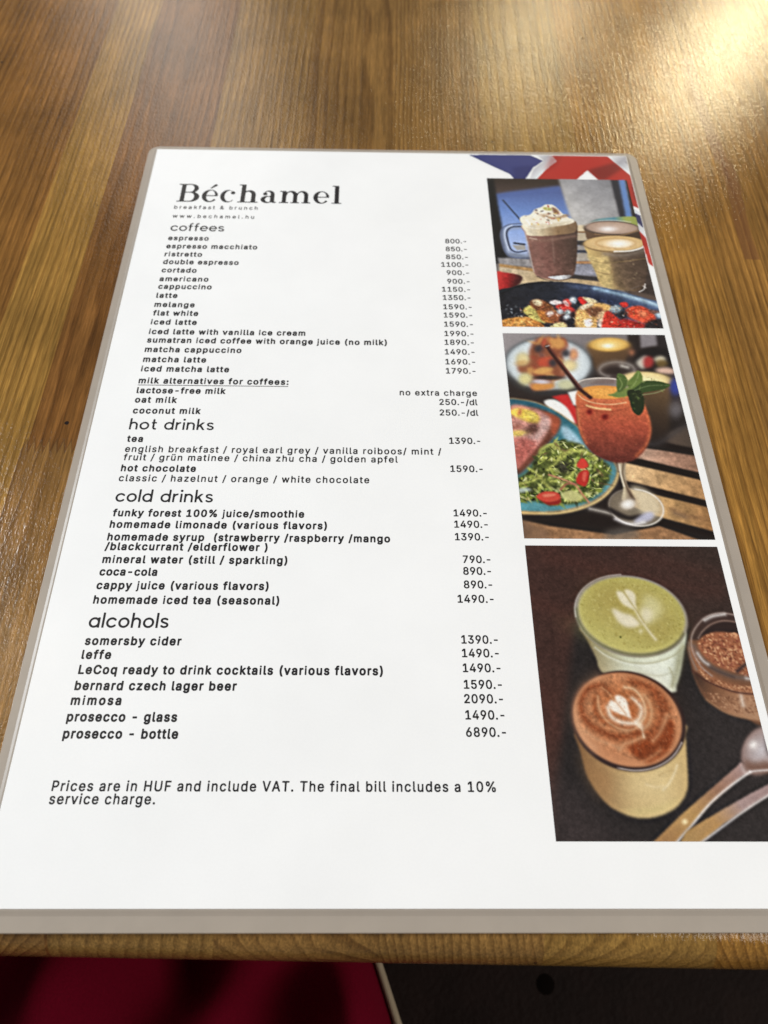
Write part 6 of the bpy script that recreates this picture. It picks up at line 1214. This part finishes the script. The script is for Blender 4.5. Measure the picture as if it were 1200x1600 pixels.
FLAG = [
('p',(60,66,128),0.25,1,0,[139.11,0.76,166.38,0.11,172.28,4.23,167.22,8.99,162.41,17.77,158.75,17.85,156.44,13.6,149.6,8.74]),
('p',(44,48,104),1.2,0.6,0,[157.81,9.21,167.39,7.23,162.41,17.77,158.75,17.85]),
('g',[(226,226,230),(186,186,194),(226,226,230)],[169.46,0.94,175.22,6.16],0.5,1,0,[169.56,0.04,176.5,-0.13,178.3,4.31,172.78,10.18,167.56,16.8,165.02,16.85,167.13,9.87,172.28,4.23]),
('p',(194,48,42),0.25,1,0,[176.26,-0.57,200.65,-1.15,205.56,6.34,210.29,14.11,211.48,35.03,210.37,36.67,206.51,33.51,206.6,17.64,195.86,17.88,191.28,10.19,184.28,18.13,166.82,18.52,172.78,10.18,178.3,4.31]),
('p',(126,36,36),1.2,0.8,0,[191.28,10.19,204.11,4.6,206.87,8.96,197.68,16.98,195.54,16.17]),
('p',(150,40,38),1.5,0.5,0,[176.5,-0.13,181.72,-0.25,176.64,8.78,171.79,11.51]),
('p',(130,36,36),0.8,0.7,0,[209.01,18.44,211.27,20.09,211.08,30.96,208.59,29.36]),
('g',[(250,250,250),(176,174,182),(236,238,240)],[202.48,0.16,210.88,8.87],0.6,1,0,[200.94,-1.16,212.3,-1.43,211.15,14.1,205.56,6.34]),
('p',(70,62,64),0.4,1,0,[208.37,-0.43,210.7,-0.49,210.69,1.32]),
('p',(120,112,116),0.5,0.8,0,[208.88,3.6,211.04,4.44,210.6,7.11]),
('p',(255,255,255),0.3,1,0,[206.65,32.69,211.06,35.85,211.79,42.64,206.67,40.76]),
('p',(206,210,226),0.6,0.7,0,[207.62,35.11,210.64,38.28,210.5,40.68,207.49,39.14]),
('p',(50,50,98),0.3,1,0,[205.98,36.76,210.36,39.89,210.75,48.55,206.27,43.15]),
('g',[(200,200,206),(240,240,242)],[207.64,44.7,210.33,50.88],0.4,1,0,[206.54,41.56,210.48,48.55,211.12,55.46,207.37,49.39]),
('p',(206,60,50),0.3,1,0,[207.1,47.84,210.86,55.46,211.32,71.74,208.33,68.17]),
('p',(170,44,42),0.8,0.6,0,[207.91,49.38,210.32,55.47,210.44,59.25,207.52,57.8])]
pl = Plate(139.0, .05, 209.95, 75.0, .3); pl.run(FLAG); o = pl.build('flag_print', .02, .12, True)
o['label'] = 'red, white and blue flag printed in the top corner'
pl = Plate(146.1, 16.6, 207.6, 103.0, .2); pl.run(PH1); o = pl.build('printed_photo', .045)
o['label'] = 'printed photograph of iced chocolate, lattes and pancakes'
pl = Plate(145.9, 106.3, 207.6, 193.2, .2); pl.run(PH2); o = pl.build('printed_photo', .045)
o['label'] = 'printed photograph of an orange cocktail with mint'
pl = Plate(145.9, 195.6, 207.6, 281.6, .2); pl.run(PH3); o = pl.build('printed_photo', .045)
o['label'] = 'printed photograph of matcha and cappuccino glasses'
